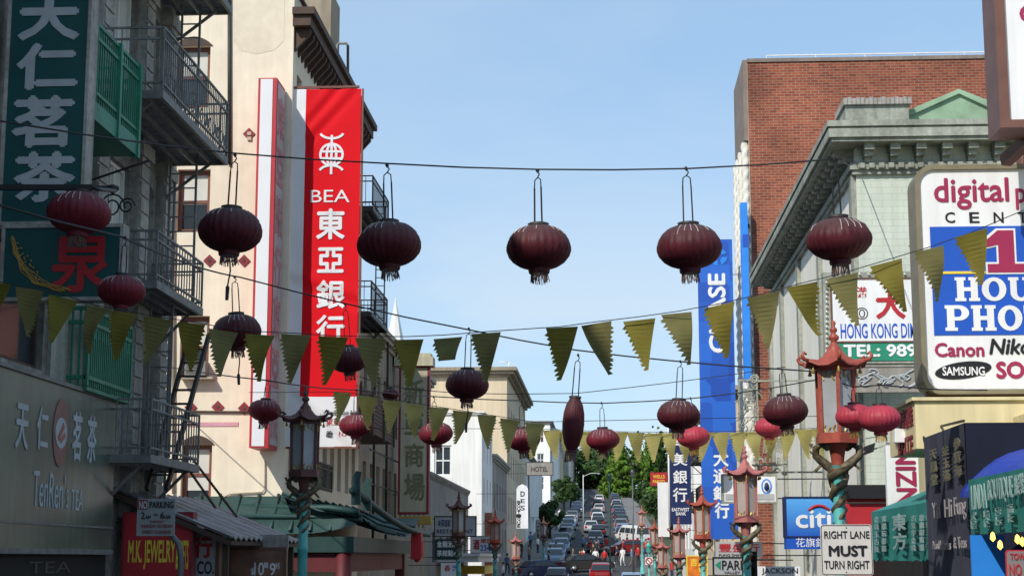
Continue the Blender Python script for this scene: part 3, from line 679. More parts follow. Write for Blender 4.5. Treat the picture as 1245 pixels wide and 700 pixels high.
# --- further right
rf = dict(frame='redframe', ft=.1)
r3 = building('beige_building', 'beige shaded building with fire escapes behind the blue bank banners', FR, 20, 84.1, 103.5, -1.8, 10.4, m['tan'], 'R', street=grid(84.5, 103, 6, (2.2, 5.2, 8.0), 1.2, 1.8, rf), cornice=(.5, .6, m['creamtrim']))
for zz in (4.6, 7.4): fire_escape(r3, FR, FR-1.1, 88, 93, zz, 1, m['iron'], sp=.25); fire_escape(r3, FR, FR-1.1, 95.5, 100, zz, 1, m['iron'], sp=.25)
r4 = building('red_roofed_house', 'house with a red roof gable beyond the crossing on the right', FR, 20, 115, 150, -1.5, 9.0, m['white'], 'R', street=grid(116, 149, 7, (2.5, 5.6), 1.3, 1.9, ww), cornice=(.4, .4, m['darkred']))
b = MB(); b.prism([(FR-.3, 117, 9.1), (13, 117, 12.2), (20, 117, 9.1)], (0, 22, 0)); b.build('roof', m['darkred'], r4)
# --- low yellow shop building, near right
r0 = building('yellow_shop_building', 'low yellow shop building carrying the big photo shop sign', FR, 20, 5, 33, -.6, 3.9, m['yellow'], 'R')
b = MB(); c = P(1112, 487, 25.3); b.box(c.x, 11, 25.3, 27.6, P(1112, 545, 25.3).z, c.z); b.box(c.x-.05, 11, 25.24, 27.65, c.z+.001, c.z+.05); b.build('marquee', m['yellow'], r0)
mq = c.x
textX('麗華服裝', (1093, 496, 1110, 522), mq-.004, 1, m['darkred'], r0, .02)
textX('BRITE', (1093, 532, 1110, 552), mq-.004, 1, m['darkred'], r0, .02)
b = MB(); b.box(FR-.02, FR-.003, 8, 40, -.3, 2.2); b.build('dark_shop_window', m['dark'], r0)
# church spire far behind
cs = thing('church_spire', 'white gothic church spire far beyond the tan building roof', 'church', (-28, 222, 0))
c = P(481, 362, 222)
def spire(b, c, zt, rr, zb): b.lathe([(rr, zb), (rr, zt-9), (rr*1.15, zt-8.8), (rr*.9, zt-8.5), (.15, zt-.8), (.05, zt)], (c.x, 222, 0), 8, smooth=False)
b = MB(); spire(b, c, c.z, 1.9, 0)
for dx, dy in ((1.9, 0), (-1.9, 0), (0, 1.9), (0, -1.9)): b.lathe([(.4, c.z-12), (.4, c.z-8.5), (.02, c.z-6)], (c.x+dx, 222+dy, 0), 6, smooth=False)
b.build('spire', m['white'], cs)
b = MB(); b.box(c.x-4.5, c.x+4, 222.5, 240, 0, c.z-10); b.prism([(c.x-4.5, 222.5, c.z-10), (c.x-.3, 222.5, c.z-5), (c.x+4, 222.5, c.z-10)], (0, 17, 0)); b.build('nave', m['white'], cs)
# ------------------------------------------------------------------ signs, left side
def smear(name, x0, x1, z0, z1, Y, mat, parent, seed=1): pass
t = sign('projecting_sign', 'tall teal projecting sign with four big pale tea characters', 'sign', (10, -70, 104, 269), 21.9, m['teal'], .3, m['stone2'], .05, arm=FL)
b = MB()
for ch, r in (('天', (22, -16, 98, 50)), ('仁', (20, 52, 96, 110)), ('茗', (14, 116, 92, 180)), ('茶', (16, 184, 92, 246))): textY(ch, r, 21.897, None, t, bold=.035, mb=b)
b.build('lettering', m['lgrey'], t)
t = sign('phoenix_sign', 'square teal sign with a red character and a gold phoenix tail', 'sign', (5, 277, 145, 361), 21.7, m['teal'], .25, m['stone2'], .05, arm=FL)
b = MB(); textY('泉', (60, 279, 138, 357), 21.697, None, t, bold=.022, mb=b); b.build('lettering', m['signred'], t)
b = MB(); random.seed(3)
for k in range(9):
    j = lambda s: random.uniform(-s, s)
    pts = [P(15+j(2), 288+j(4), 21.68), P(19+j(4), 306+j(3), 21.68), P(29+j(5), 326+j(4), 21.68), P(45+j(6), 341+j(4), 21.68), P(62+k*2+j(4), 351+j(3), 21.68), P(74+k*1.5, 353+j(2), 21.68)]
    b.tube(pts, .0055, 4)
for k in range(26):
    f = k/26; c = P(15+f*34+random.uniform(-3, 3), 290+f*50+random.uniform(-4, 4), 21.675); b.lathe([(.0, -.014), (.018, 0), (0, .014)], c, 6)
b.build('phoenix_tail', m['gold'], t)
# tea shop fascia along the facade
XT = -8.2
t = thing('fascia_sign', 'large brushed metal tea shop sign with a red oval emblem', 'sign', (XT, 24, 1.86))
MB().box(FL+.002, XT, 19.9, 27.3, 1.86, 4.38).build('panel', m['metal'], t)
b = MB(); b.box(FL+.003, XT+.04, 19.88, 27.34, 4.381, 4.44); b.box(XT+.001, XT+.04, 19.9, 27.3, 1.86, 1.94); b.box(XT+.001, XT+.02, 19.9, 27.3, 2.28, 2.31); b.build('frame', m['ironl'], t)
b = MB()
for ch, r in (('天', (17, 484, 36, 548)), ('仁', (43, 493, 60, 548)), ('茗', (86, 499, 101, 562)), ('茶', (104, 504, 118, 564))): textX(ch, r, XT+.003, -1, m['lgrey'], t, .02, name='character')
textX('TenRen', (39, 574, 77, 617), XT+.003, -1, None, t, .0, mb=b); textX("s", (79.5, 594, 83, 618), XT+.003, -1, None, t, 0, mb=b); textX("'", (78, 577, 79.5, 588), XT+.003, -1, None, t, 0, mb=b); textX('TEA', (85.5, 595, 101, 620), XT+.003, -1, None, t, 0, mb=b)
b.build('lettering', m['lgrey'], t)
b = MB(); a = F(64, 526, XT); c = F(82, 526, XT); yc = (a.y+c.y)/2; zc = F(73, 526, XT).z; ry = (c.y-a.y)/2; rz = (F(73, 484, XT).z-F(73, 568, XT).z)/2
el = lambda s, sz, d: [(XT+d, yc+ry*s*math.cos(k*math.pi/16), zc+rz*sz*math.sin(k*math.pi/16)) for k in range(32)]
b.prism(el(1, 1, .003), (.01, 0, 0)); b.build('emblem', M('faded_red_emblem', (.27, .13, .11), .6, .25, 3), t)
b = MB(); b.prism(el(.78, .45, .0145), (.006, 0, 0)); b.build('emblem_disc', m['lgrey'], t)
b = MB(); b.bar((XT+.024, yc-ry*.4, zc-rz*.2), (XT+.024, yc+ry*.3, zc+rz*.25), .006, .09); b.bar((XT+.024, yc-ry*.1, zc-rz*.25), (XT+.024, yc+ry*.5, zc-rz*.02), .006, .07); b.build('emblem_mark', M('faded_red_mark', (.36, .12, .09), .6, .15, 3), t)
t = thing('shop_valance', 'dark band with faint letters under the metal tea shop sign', 'sign', (XT-.05, 24, 1.2)); MB().box(FL+.002, XT-.05, 19.9, 27.2, 1.0, 1.855).build('panel', m['dark'], t)
textX('TEA', (34, 682, 86, 696), XT-.047, -1, M('faint_letters', (.05, .05, .05), .6, .1), t, .0)

# tin awning and the signs under it
t = thing('tin_awning', 'sloping corrugated tin awning over the shop signs at lower left', 'awning', (-7.5, 31.5, 2.1))
b = MB(); n = 60; y0, y1 = 28.3, 34.8
for k in range(n):
    ya, yb = y0+(y1-y0)*k/n, y0+(y1-y0)*(k+1)/n; da, db = .035*math.sin(k*1.57), .035*math.sin((k+1)*1.57)
    b.quad((FL+.01, ya, 3.0+da), (-6.4, ya, 2.16+da), (-6.4, yb, 2.16+db), (FL+.01, yb, 3.0+db)); b.quad((FL+.01, ya, 2.97+da), (-6.4, ya, 2.13+da), (-6.4, yb, 2.13+db), (FL+.01, yb, 2.97+db)); b.quad((-6.4, ya, 2.13+da), (-6.4, ya, 2.16+da), (-6.4, yb, 2.16+db), (-6.4, yb, 2.13+db))
b.build('tin_sheet', m['tin'], t)
b = MB(); 
for px0, py0, px1, py1 in ((222, 560, 262, 617), (236, 560, 288, 628)): b.bar(P(px0, py0, 30.6), P(px1, py1, 31.5), .035)
b.bar((FL, 28.35, 2.9), (-6.45, 28.35, 2.06), .09); b.bar((FL, 34.7, 2.9), (-6.45, 34.7, 2.06), .09); b.bar((-6.45, 28.35, 2.06), (-6.45, 34.7, 2.06), .07)
b.box(-6.6, -6.5, 28.5, 28.6, -.6, 2.05); b.box(-6.6, -6.5, 34.5, 34.6, -.6, 2.05)
b.build('awning_frame', m['wood'], t)
lowg = thing('gap_shop', 'low dark shopfront in the gap between stone and cream buildings', 'shop', (-12, 38, -.7))
MB().box(-20, FL-.2, 33.1, 43.2, -.7, 2.6).build('wall', m['greyw'], lowg)
MB().box(FL-.199, FL-.05, 33.2, 43.1, -.7, 2.3).build('shop_front', m['dark'], lowg)
t = sign('shop_sign', 'red shop sign with yellow block letters under the tin awning', 'sign', (150, 624, 232, 712), 28.4, m['signred'], .25, m['darkred'], .03,
    [('M.K. JEWELRY', (156, 657, 213, 691), m['ylw'], dict(bold=.02)), ('& GIFTS', (214, 657, 229, 691), m['ylw'], dict(bold=.02))], arm=FL)
t = sign('shop_sign', 'white shop sign with a red character above black letters', 'sign', (234, 647, 262, 706), 29.0, m['signgrey'], .2, m['brownf'], .07, [('行', (235, 651, 259, 678), m['signred'], dict(bold=.04)), ('CO.', (240, 682, 260, 697), m['black'], dict(bold=.02))], arm=-8.4)
t = sign('price_board', 'brown price board with white prices beneath the tin awning edge', 'sign', (280, 668, 345, 720), 30.8, M('faded_brown_poster', (.26, .13, .09), .8, .4, 2.5), .1, m['brownf'], .05, [('$', (305, 690, 309, 699), m['signwhite']), ('10', (309, 683, 321, 699), m['signwhite'], dict(bold=.01)), ('88', (321, 683, 326, 690), m['signwhite']), ('9', (328, 684, 335, 699), m['signwhite'], dict(bold=.01)), ('95', (335, 684, 340, 691), m['signwhite'])], arm=-6.55)
t = thing('wall_board', 'pale weathered board hanging above the brown price board', 'board', (-6.9, 31, 1.7)); x0, x1, z0, z1 = rectY(275, 656, 350, 666, 31); MB().box(x0, x1, 31, 31.1, z0, z1+.1).build('board', m['stone2'], t)
# no parking sign on its bent post
YN = 21
t = thing('street_sign', 'grey street cleaning sign with a red NO on a bent post', 'sign', (-5.55, YN, gz(YN)+.13))
x0, x1, z0, z1 = rectY(167, 606, 213, 651, YN); MB().box(x0, x1, YN-.02, YN, z0, z1).build('panel', M('dull_sign_grey', (.24, .26, .26), .6, .15, 4), t)
x0, x1, z0, z1 = rectY(168, 607, 180, 619, YN); MB().box(x0, x1, YN-.026, YN-.0205, z0, z1).build('red_square', m['darkred'], t)
textY('NO', (169.5, 609, 179, 618), YN-.029, m['signgrey'], t, bold=.03)
b = MB()
for s, r in (('PARKING', (182, 609, 211, 617)), ('2', (172, 622, 176, 630)), ('AM', (177, 626, 183, 630)), ('TO', (187, 624, 192, 627)), ('6', (195, 622, 200, 630)), ('AM', (201, 626, 207, 630))): textY(s, r, YN-.023, m['black'], t, bold=.015)
b = MB()
for s, r in (('TUESDAY', (182, 632, 200, 635)), ('THURSDAY SATURDAY', (171, 637, 210, 641)), ('STREET CLEANING', (173, 644, 208, 648))): textY(s, r, YN-.023, m['darkred'], t, bold=.0, name='small_lettering')
b = MB(); c = P(211, 652, YN+.04); b.tube([(c.x+.1, YN+.06, gz(YN)+.1), (c.x+.1, YN+.06, c.z-.25), (c.x+.06, YN+.06, c.z-.08), (c.x-.02, YN+.06, c.z), (c.x-.1, YN+.05, c.z+.1), (c.x-.12, YN+.05, c.z+.5)], .04, 8); b.build('post', m['pole'], t)

# bank signs on the cream building
t = sign('box_sign', 'slim white box sign edged red on the corner of the cream block', 'sign', (308.5, 95, 331.5, 544), 42.4, m['signred'], 1.15)
x0, x1, z0, z1 = rectY(311.5, 96.5, 326.5, 542, 42.4); MB().box(x0, x1, 42.385, 42.399, z0, z1).build('front_panel', m['bwhite'], t)
x0, x1, z0, z1 = rectY(308.5, 95, 331.5, 544, 42.4); MB().box(x1+.001, x1+.012, 42.5, 43.5, z0+.1, z1-.1).build('side_panel', m['signgrey'], t)
b = MB(); hh = (z1-z0-.4)/7
for k, ch in enumerate('東亞銀行東亞銀'): text_into(b, ch, (x1+.013, 42.55, z1-.2-hh*(k+1)), Vector((0, 1, 0)), UP, XR, .9, hh*.85, .03)
b.build('lettering', M('weathered_pink_letters', (.42, .25, .26), .7, .3, 3), t)
YBE = 43.78
def cloth(x0, x1, z0, z1, Y, nx, nz, amp, seed, fz=1.2, warp=None):
    b = MB(); r_ = random.Random(seed); ph = [(r_.uniform(.6, 2.2)*fz, r_.uniform(.2, .9)*fz, r_.uniform(0, 6), r_.uniform(.4, 1)) for _ in range(6)]
    def dy(x, z):
        w_ = amp*sum(a*math.sin(fx*x*2+fz_*z*2+p) for fx, fz_, p, a in ph)/3
        for zc, sl in ((14.2, 1.25), (13.6, 1.1), (5.4, -1.0), (8.9, -.35)):          # pulled diagonal creases
            u = (z-zc)-(x+7.6)*sl; w_ += amp*1.3*math.exp(-(u/.16)**2)*math.exp(-((z-zc)/1.3)**2)-amp*.9*math.exp(-((u-.3)/.2)**2)*math.exp(-((z-zc)/1.3)**2)
        return w_
    if warp is not None:
        for v in warp.v: v.y += dy(v.x, v.z)
        return warp
    vs = [Vector((x0+(x1-x0)*i/nx, Y+dy(x0+(x1-x0)*i/nx, z0+(z1-z0)*j/nz), z0+(z1-z0)*j/nz)) for j in range(nz+1) for i in range(nx+1)]
    fs = [(j*(nx+1)+i, j*(nx+1)+i+1, (j+1)*(nx+1)+i+1, (j+1)*(nx+1)+i) for j in range(nz) for i in range(nx)]
    b.add(vs, fs, 0, True); k = len(vs); bv = [v+Vector((0, .012, 0)) for v in vs]; b.add(bv, [f[::-1] for f in fs], 0, True)
    return b
x0, x1, z0, z1 = rectY(352, 108.5, 436, 543, YBE)
t = thing('bank_banner', 'tall red and white vertical banner with white characters on the cream block', 'banner', (x0, YBE, z0))
xs, _, _, _ = rectY(369.5, 108, 436, 400, YBE); _, _, zs, _ = rectY(352, 108, 436, 482, YBE)
cloth(xs, x1, zs, z1, YBE, 26, 90, .03, 4).build('red_field', m['red'], t)
cloth(x0, xs-.002, zs, z1, YBE, 8, 90, .03, 4).build('white_edge', m['bwhite'], t)
cloth(x0, x1, z0, zs-.002, YBE, 26, 16, .03, 4).build('white_foot', m['bwhite'], t)
YB2 = YBE-.012
b = MB()
for ch, r in (('東', (384, 253, 420, 292)), ('亞', (385, 298, 419, 334)), ('銀', (384, 340, 420, 376)), ('行', (384, 382, 420, 418))): textY(ch, r, YB2, None, t, bold=.025, mb=b)
textY('BEA', (378, 231, 425, 246), YB2, None, t, bold=.0, mb=b); cloth(0, 0, 0, 0, 0, 0, 0, .03, 4, warp=b); b.build('lettering', m['bwhite'], t)
b = MB()
textY('The Bank of East Asia', (388, 498, 434, 504), YB2, None, t, bold=.0, mb=b); textY('美國', (396, 523, 404, 531), YB2, None, t, mb=b, vert=True); b.build('small_lettering', m['black'], t)
b = MB(); textY('東亞銀行', (396, 508, 432, 517), YB2, None, t, bold=.01, mb=b); textY('N.A.', (412, 524, 426, 530), YB2, None, t, bold=0, mb=b); b.build('red_lettering', m['signred'], t)
c = P(403, 189, YB2); s = YBE/2000; b = MB(); q = lambda dx, dy: Vector((c.x+dx*s, YB2, c.z-dy*s))      # emblem: globe of arcs between two swept strokes
arc_ = lambda cx, cy, rx, ry, a0, a1, n=16: [q(cx+rx*math.cos(R(a0+(a1-a0)*k/n)), cy+ry*math.sin(R(a0+(a1-a0)*k/n))) for k in range(n+1)]
for pts in (arc_(0, -1, 14, 14, 0, 360, 24), arc_(0, -1, 6, 14, 0, 360, 20), [q(0, -26), q(0, 24)], [q(-14, -5), q(14, -5)], [q(-13, 4), q(13, 4)], arc_(0, -31, 15, 9, 20, 160), arc_(0, 22, 15, 9, 200, 340)): ribbon(b, pts, .065, NY, .008)
cloth(0, 0, 0, 0, 0, 0, 0, .03, 4, warp=b); b.build('emblem', m['bwhite'], t)
b = MB()
for py in (107, 544): p = P(352, py, YBE+.03); p2 = P(437, py, YBE+.03); b.bar((FL-.1, YBE+.03, p.z), (p2.x, YBE+.03, p.z), .06)
b.bar((x1+.04, YBE+.03, z0), (x1+.04, YBE+.03, z1), .05); b.build('bracket', m['redframe'], t)

# arcade sign
t = sign('arcade_sign', 'tall weathered cream vertical sign with olive characters and red edges', 'sign', (487, 447, 519, 622), 66, m['panelcream'], .5, m['darkred'], .09, arm=FL)
b = MB(); x0, x1, z0, z1 = rectY(480, 434, 527, 445, 66); b.box(x0, x1, 65.8, 66.7, z0, z1); b.box(x0+.1, x1-.1, 65.9, 66.6, z1+.001, z1+.15); b.build('cap', m['panelcream'], t)
b = MB(); x0, x1, z0, z1 = rectY(485, 627, 524, 637, 66); b.box(x0, x1, 65.85, 66.65, z0, z1); b.build('foot', M('ochre_paint', (.4, .27, .05), .7, .2), t)
b = MB()
for ch, r in (('新', (491, 460, 516, 492)), ('亞', (491, 500, 516, 530)), ('商', (491, 538, 516, 568)), ('場', (491, 574, 517, 609))): textY(ch, r, 65.997, None, t, bold=.03, mb=b)
b.build('lettering', m['olivechar'], t)
# small shop signs down the left side
sw = m['signwhite']
sign('shop_sign', 'white shop board with grey writing behind the second left lamp', 'sign', (529, 628, 578, 651), 76, m['signgrey'], .15, m['iron'], .05, [('金園酒家', (532, 631, 548, 640), m['navy']), ('RESTAURANT', (531, 643, 575, 648), m['navy'])], arm=FL)
sign('shop_sign', 'white shop sign with red character and blue figures on the left', 'sign', (573, 652, 602, 671), 84, sw, .15, m['signgrey'], .05, [('酒', (575, 655, 583, 668), m['signred'], dict(bold=.04)), ('樂園', (584, 654, 600, 660), m['signred']), ('2346', (584, 662, 600, 669), m['blue'], dict(bold=.02))], arm=FL)
sign('shop_sign', 'dark teal shop sign with two rows of white characters', 'sign', (528, 655, 560, 680), 72, m['tealdark'], .15, None, 0, [('金龍酒家', (531, 657, 558, 665), sw, dict(bold=.02)), ('茶館點心', (531, 668, 558, 676), sw, dict(bold=.02))], arm=FL)
sign('shop_sign', 'pale shop poster below the dark teal sign', 'sign', (536, 684, 560, 705), 72, m['signwhite'], .1, None, 0, [('香', (540, 686, 548, 694), m['signred']), ('港', (549, 686, 557, 694), m['blue'])], arm=FL)
t = sign('vertical_sign', 'rounded white vertical sign with black lettering on the left', 'sign', (628, 594, 642, 642), 110, sw, .25, None, 0, [('D', (633, 597, 638, 603), m['black'], dict(bold=.03)), ('E', (633, 606, 638, 611), m['black']), ('S', (633, 614, 638, 620), m['black'])], arm=FL)
x0, x1, z0, z1 = rectY(628, 588, 642, 594, 110); b = MB(); b.prism([(x0, 110, z0-.002), (x1, 110, z0-.002), (x1-.1, 110, z0+.18), ((x0+x1)/2, 110, z1), (x0+.1, 110, z0+.18)], (0, .25, 0)); b.build('top_panel', sw, t)
b = MB(); textY('BOUTIQUE', (629, 608, 632.5, 641), 109.99, None, t, bold=.03, vert=True, mb=b); b.build('side_lettering', m['black'], t)
sign('hotel_sign', 'grey hanging board sign high over the left pavement', 'sign', (640, 562, 672, 577), 142, m['greyw'], .3, m['iron'], .05, [('HOTEL', (646, 567, 666, 573), m['wood'], dict(bold=.02))], arm=FL)

# ------------------------------------------------------------------ signs, right side
YD = 26.0
x0, x1, z0, z1 = rectY(1122, 206, 1310, 473, YD)
t = thing('photo_sign', 'big white illuminated sign box advertising one hour photo printing', 'sign', (x0, YD, z0))
def rrect(x0, x1, z0, z1, Y, r, n=6):
    pts = []
    for cx, cz, a in ((x1-r, z1-r, 0), (x0+r, z1-r, 90), (x0+r, z0+r, 180), (x1-r, z0+r, 270)):
        for k in range(n+1): pts.append((cx+r*math.cos(R(a+90*k/n)), Y, cz+r*math.sin(R(a+90*k/n))))
    return pts
b = MB(); b.prism(rrect(x0, x1, z0, z1, YD, .22), (0, .5, 0)); b.build('panel', sw, t)
b = MB(); A_ = rrect(x0, x1, z0, z1, YD, .22); B_ = rrect(x0-.075, x1+.075, z0-.075, z1+.075, YD, .29); n = len(A_)
for k in range(n):
    j = (k+1) % n; o = Vector((0, -.05, 0)); d = Vector((0, .6, 0)); a1, a2, b1, b2 = [Vector(v) for v in (A_[k], A_[j], B_[k], B_[j])]
    b.quad(a1+o, a2+o, b2+o, b1+o); b.quad(b1+o, b2+o, b2+d, b1+d); b.quad(a1+o, a2+o, a2, a1); b.quad(a1+d, b1+d, b2+d, a2+d)
b.build('frame', m['tanframe'], t)
Yd = YD-.003
x0, x1, z0, z1 = rectY(1133, 275, 1300, 407, YD); MB().box(x0, x1, YD-.012, YD-.001, z0, z1).build('blue_panel', m['blue'], t)
textY('digital', (1136, 217, 1226, 254), Yd, m['maroon'], t, bold=.016); textY('photo', (1235, 221, 1305, 254), Yd, m['maroon'], t, bold=.016)
b = MB()
for k, ch in enumerate('CENTER'): textY(ch, (1149+k*29.5, 258, 1161+k*29.5, 271), Yd, None, t, bold=.012, mb=b)
b.build('lettering', m['black'], t)
Yp = YD-.014
x0, x1, z0, z1 = rectY(1140, 330, 1198, 333, YD); MB().box(x0, x1, Yp-.008, Yp, z0, z1).build('yellow_line', m['ylw'], t)
def slab(ch, rc, Y, b):
    x0, x1, z0, z1 = rectY(*rc, Y); W = x1-x0; H = z1-z0; st_ = W*.25; sf = H*.13; th = .008
    bx = lambda a, c, e, g: b.box(x0+a*W, x0+c*W, Y-th, Y, z0+e*H, z0+g*H)
    if ch == 'H':
        for a, c in ((.08, .36), (.64, .92)): bx(a, c, .13, .87); bx(a-.08, c+.08, 0, .13); bx(a-.08, c+.08, .87, 1)
        bx(.36, .64, .42, .58)
    if ch == 'U':
        for a, c in ((.08, .34), (.66, .92)): bx(a, c, .35, .87); bx(a-.08, c+.08, .87, 1)
        ring(b, x0+.5*W, z0+.35*H, .42*W, .35*H, .16*W, .2*H, Y, 180, 360)
    if ch == 'P':
        bx(.08, .38, .13, 1); bx(0, .5, 0, .13); bx(0, .08, .87, 1); bx(.38, .55, .86, 1); bx(.38, .55, .4, .54); ring(b, x0+.55*W, z0+.7*H, .43*W, .3*H, .13*W, .16*H, Y, -90, 90)
    if ch == 'O': ring(b, x0+.5*W, z0+.5*H, .5*W, .5*H, .22*W, .34*H, Y, 0, 360)
    if ch == 'R': slab('P', rc, Y, b); bx(.6, .85, 0, .42)
    if ch == 'T': bx(.36, .64, 0, .86); bx(0, 1, .86, 1); bx(0, .12, .68, .86); bx(.88, 1, .68, .86)
def ring(b, cx, cz, ro, rzo, ri, rzi, Y, a0, a1, n=20, th=.008):
    for k in range(n):
        p, q_ = R(a0+(a1-a0)*k/n), R(a0+(a1-a0)*(k+1)/n)
        b.prism([(cx+ro*math.cos(p), Y, cz+rzo*math.sin(p)), (cx+ro*math.cos(q_), Y, cz+rzo*math.sin(q_)), (cx+ri*math.cos(q_), Y, cz+rzi*math.sin(q_)), (cx+ri*math.cos(p), Y, cz+rzi*math.sin(p))], (0, -th, 0))
b = MB()
for k, ch in enumerate('HOUR'): slab(ch, (1161+k*32.5, 337, 1191+k*32.5, 366), Yp, b)
for k, ch in enumerate('PHOTO'): slab(ch, (1149+k*32, 371, 1179+k*32, 402), Yp, b)
b.build('slab_lettering', sw, t)
def one(b, g, Y):
    x0, x1, z0, z1 = rectY(1200, 280, 1246, 331, Y); W = x1-x0; H = z1-z0
    b.prism([(x0-g, Y, z0-g), (x1+g, Y, z0-g), (x1+g, Y, z0+H*.2+g), (x0+W*.72+g, Y, z0+H*.2+g), (x0+W*.72+g, Y, z1+g), (x0+W*.3-g, Y, z1+g), (x0-g, Y, z0+H*.78+g), (x0-g, Y, z0+H*.6-g), (x0+W*.3-g, Y, z0+H*.66-g), (x0+W*.3-g, Y, z0+H*.2+g), (x0-g, Y, z0+H*.2+g)], (0, -.008, 0))
b = MB(); one(b, .03, Yp); b.build('numeral_outline', sw, t); b = MB(); one(b, 0, Yp-.0085); b.build('numeral', m['maroon'], t)
textY('Canon', (1137, 417, 1196, 433), Yd, m['maroon'], t, bold=.03); textY('Nikon', (1203, 412, 1264, 430), Yd, m['black'], t, bold=.03, slant=.2); textY('SONY', (1212, 440, 1284, 459), Yd, m['maroon'], t, bold=.04)
c = P(1171, 450, YD); b = MB(); b.prism([(c.x+.44*math.cos(k*math.pi/16)+.0*math.sin(k), Yd, c.z+.135*math.sin(k*math.pi/16)+.05*math.cos(k*math.pi/16)) for k in range(32)], (0, -.006, 0)); b.build('ellipse', m['black'], t)
textY('SAMSUNG', (1146, 446, 1197, 456), Yd-.007, sw, t, bold=.02)
b = MB(); b.bar((FR, YD+.3, 3.9), (P(1150, 300, YD).x, YD+.3, 3.9), .2, .25); b.tube([P(1245, 470, 26.4), P(1245, 200, 26.4), P(1245, 120, 26.4)], .12, 8)
b.bar((P(1122, 476, 26.5).x, 26.3, P(1122, 481, 26.5).z), (P(1320, 476, 26.5).x, 26.3, P(1320, 481, 26.5).z), .12)
b.build('support', m['brownf'], t)
YE = 24.0
x0, x1, z0, z1 = rectY(1222, -60, 1330, 146, YE)
t = thing('brown_sign', 'brown framed white sign at the top right edge of the street', 'sign', (x0, YE, z0))
MB().box(x0, x1, YE, YE+.5, z0, z1).build('panel', sw, t)
b = MB(); b.box(x0-.15, x0-.001, YE-.06, YE+.7, z0-.12, z1+.1); b.box(x0, x1, YE-.06, YE+.7, z0-.12, z0-.001); b.build('frame', m['brownf'], t)
textY('G', (1240, 6, 1262, 28), YE-.003, m['maroon'], t, bold=.02)
b = MB(); b.bar((x0+.6, YE+.5, z0-.1), (x0+.6, YE+.5, 3.5), .2); b.bar(P(1222, 196, 25.2), P(1262, 158, 24.4), .17); b.build('support', m['brownf'], t)

t = sign('restaurant_sign', 'white dim sum restaurant sign with a teal telephone band', 'sign', (1012, 339, 1210, 414), 38, sw, .3, m['brownf'], .04, arm=8.5)
x0, x1, z0, z1 = rectY(1012, 415, 1210, 438, 38); MB().box(x0, x1, 38, 38.3, z0, z1).build('teal_band', m['green'], t)
textY('HONG KONG DIM', (1022, 393, 1114, 411), 37.997, m['blue'], t, bold=.01); textY('SUM', (1124, 393, 1156, 411), 37.997, m['blue'], t, bold=.01)
textY('TEL: 989', (1026, 419, 1114, 433), 37.997, sw, t, bold=.035)
b = MB(); textY('港', (1041, 348, 1054, 362), 37.997, None, t, mb=b); textY('大', (1064, 351, 1101, 388), 37.997, None, t, bold=.035, mb=b); textY('火', (1108, 351, 1145, 388), 37.997, None, t, bold=.035, mb=b); b.build('character', m['signred'], t)
c = P(1048, 381, 37.997); b = MB(); b.tube([c+Vector((.13*math.cos(a), 0, .13*math.sin(a))) for a in [i*math.pi/8 for i in range(17)]], .012, 4); b.tube([c+Vector((.06*math.cos(a), 0, .09*math.sin(a))) for a in [i*math.pi/6 for i in range(13)]], .012, 4); b.build('emblem', m['black'], t)
b = MB()
for k in range(16): MB().lathe([(0, -.03), (.035, 0), (0, .03)], P(1005, 343+k*6, 37.97), 6).build('bulb', m['lampw'], t)
for k in range(10): MB().lathe([(0, -.03), (.035, 0), (0, .03)], P(1012+k*11, 333, 37.97), 6).build('bulb', m['lampw'], t)
x0, x1, z0, z1 = rectY(1002, 330, 1210, 441, 38); MB().box(x0, x1, 38.02, 38.28, z0, z1).build('bulb_board', m['pgtrim'], t)
# carved grey relief panel
t = sign('relief_panel', 'grey carved relief panel with script strokes below the restaurant sign', 'sign', (1040, 446, 1114, 474), 37.6, m['greyw'], .15, m['greyw'], .05, arm=8.5)
b = MB(); random.seed(12)
for k in range(16):
    px, py = 1046+k*4.2, 452+random.random()*14; b.tube([P(px+6*math.sin(a*1.3+k), py+5*math.cos(a*.9+k*2)+a, 37.58) for a in [i*.5 for i in range(8)]], .022, 4)
b.build('relief', m['lgrey'], t)
# fretwork sign of the square
t = thing('fretwork_sign', 'pale metal fretwork sign with a scroll on top beside the blue banner', 'sign', (5, 47, 4)); YS_ = 47
b = MB(); x0, x1, z0, z1 = rectY(898, 463, 922, 535, YS_); b.box(x0, x0+.05, YS_, YS_+.06, z0, z1); b.box(x1-.05, x1, YS_, YS_+.06, z0-1.2, z1+.2); b.box(x0, x1, YS_, YS_+.06, z1, z1+.05); b.bar((x1, YS_, z0-.9), (FR, YS_, z0-.9), .05); b.bar((x1, YS_, z1), (FR, YS_, z1), .05)
c = P(917, 461, YS_); b.tube([c+Vector((.13*math.cos(a)*(1-a/16), 0, .13*math.sin(a)*(1-a/16))) for a in [i*.5 for i in range(24)]], .03, 5)
random.seed(5)
for k in range(40):
    px, py = 899+random.random()*22, 466+k*1.7; b.tube([P(px, py, YS_), P(px+random.uniform(-5, 5), py+random.uniform(2, 6), YS_), P(px+random.uniform(-7, 7), py+random.uniform(3, 10), YS_)], .02, 4)
b.build('fretwork', m['pgtrim'], t)
b = MB(); 
textY('皇后', (903, 470, 916, 500), YS_-.03, None, t, bold=.03, vert=True, mb=b); textY('SQUARE', (916, 556, 956, 569), YS_-.03, None, t, bold=.04, mb=b); textY('廣場', (927, 532, 952, 551), YS_-.03, None, t, bold=.03, mb=b); b.build('lettering', m['pgtrim'], t)
b = MB(); x0, x1, z0, z1 = rectY(914, 528, 958, 578, YS_); b.box(x0, x1, YS_+.02, YS_+.05, z0+.28, z0+.33); b.box(x0, x1, YS_+.02, YS_+.05, z1-.05, z1)
b.tube([P(915+k*2.2, 573+4*math.sin(k*.8), YS_) for k in range(20)], .03, 5); b.build('scroll', m['pgtrim'], t)
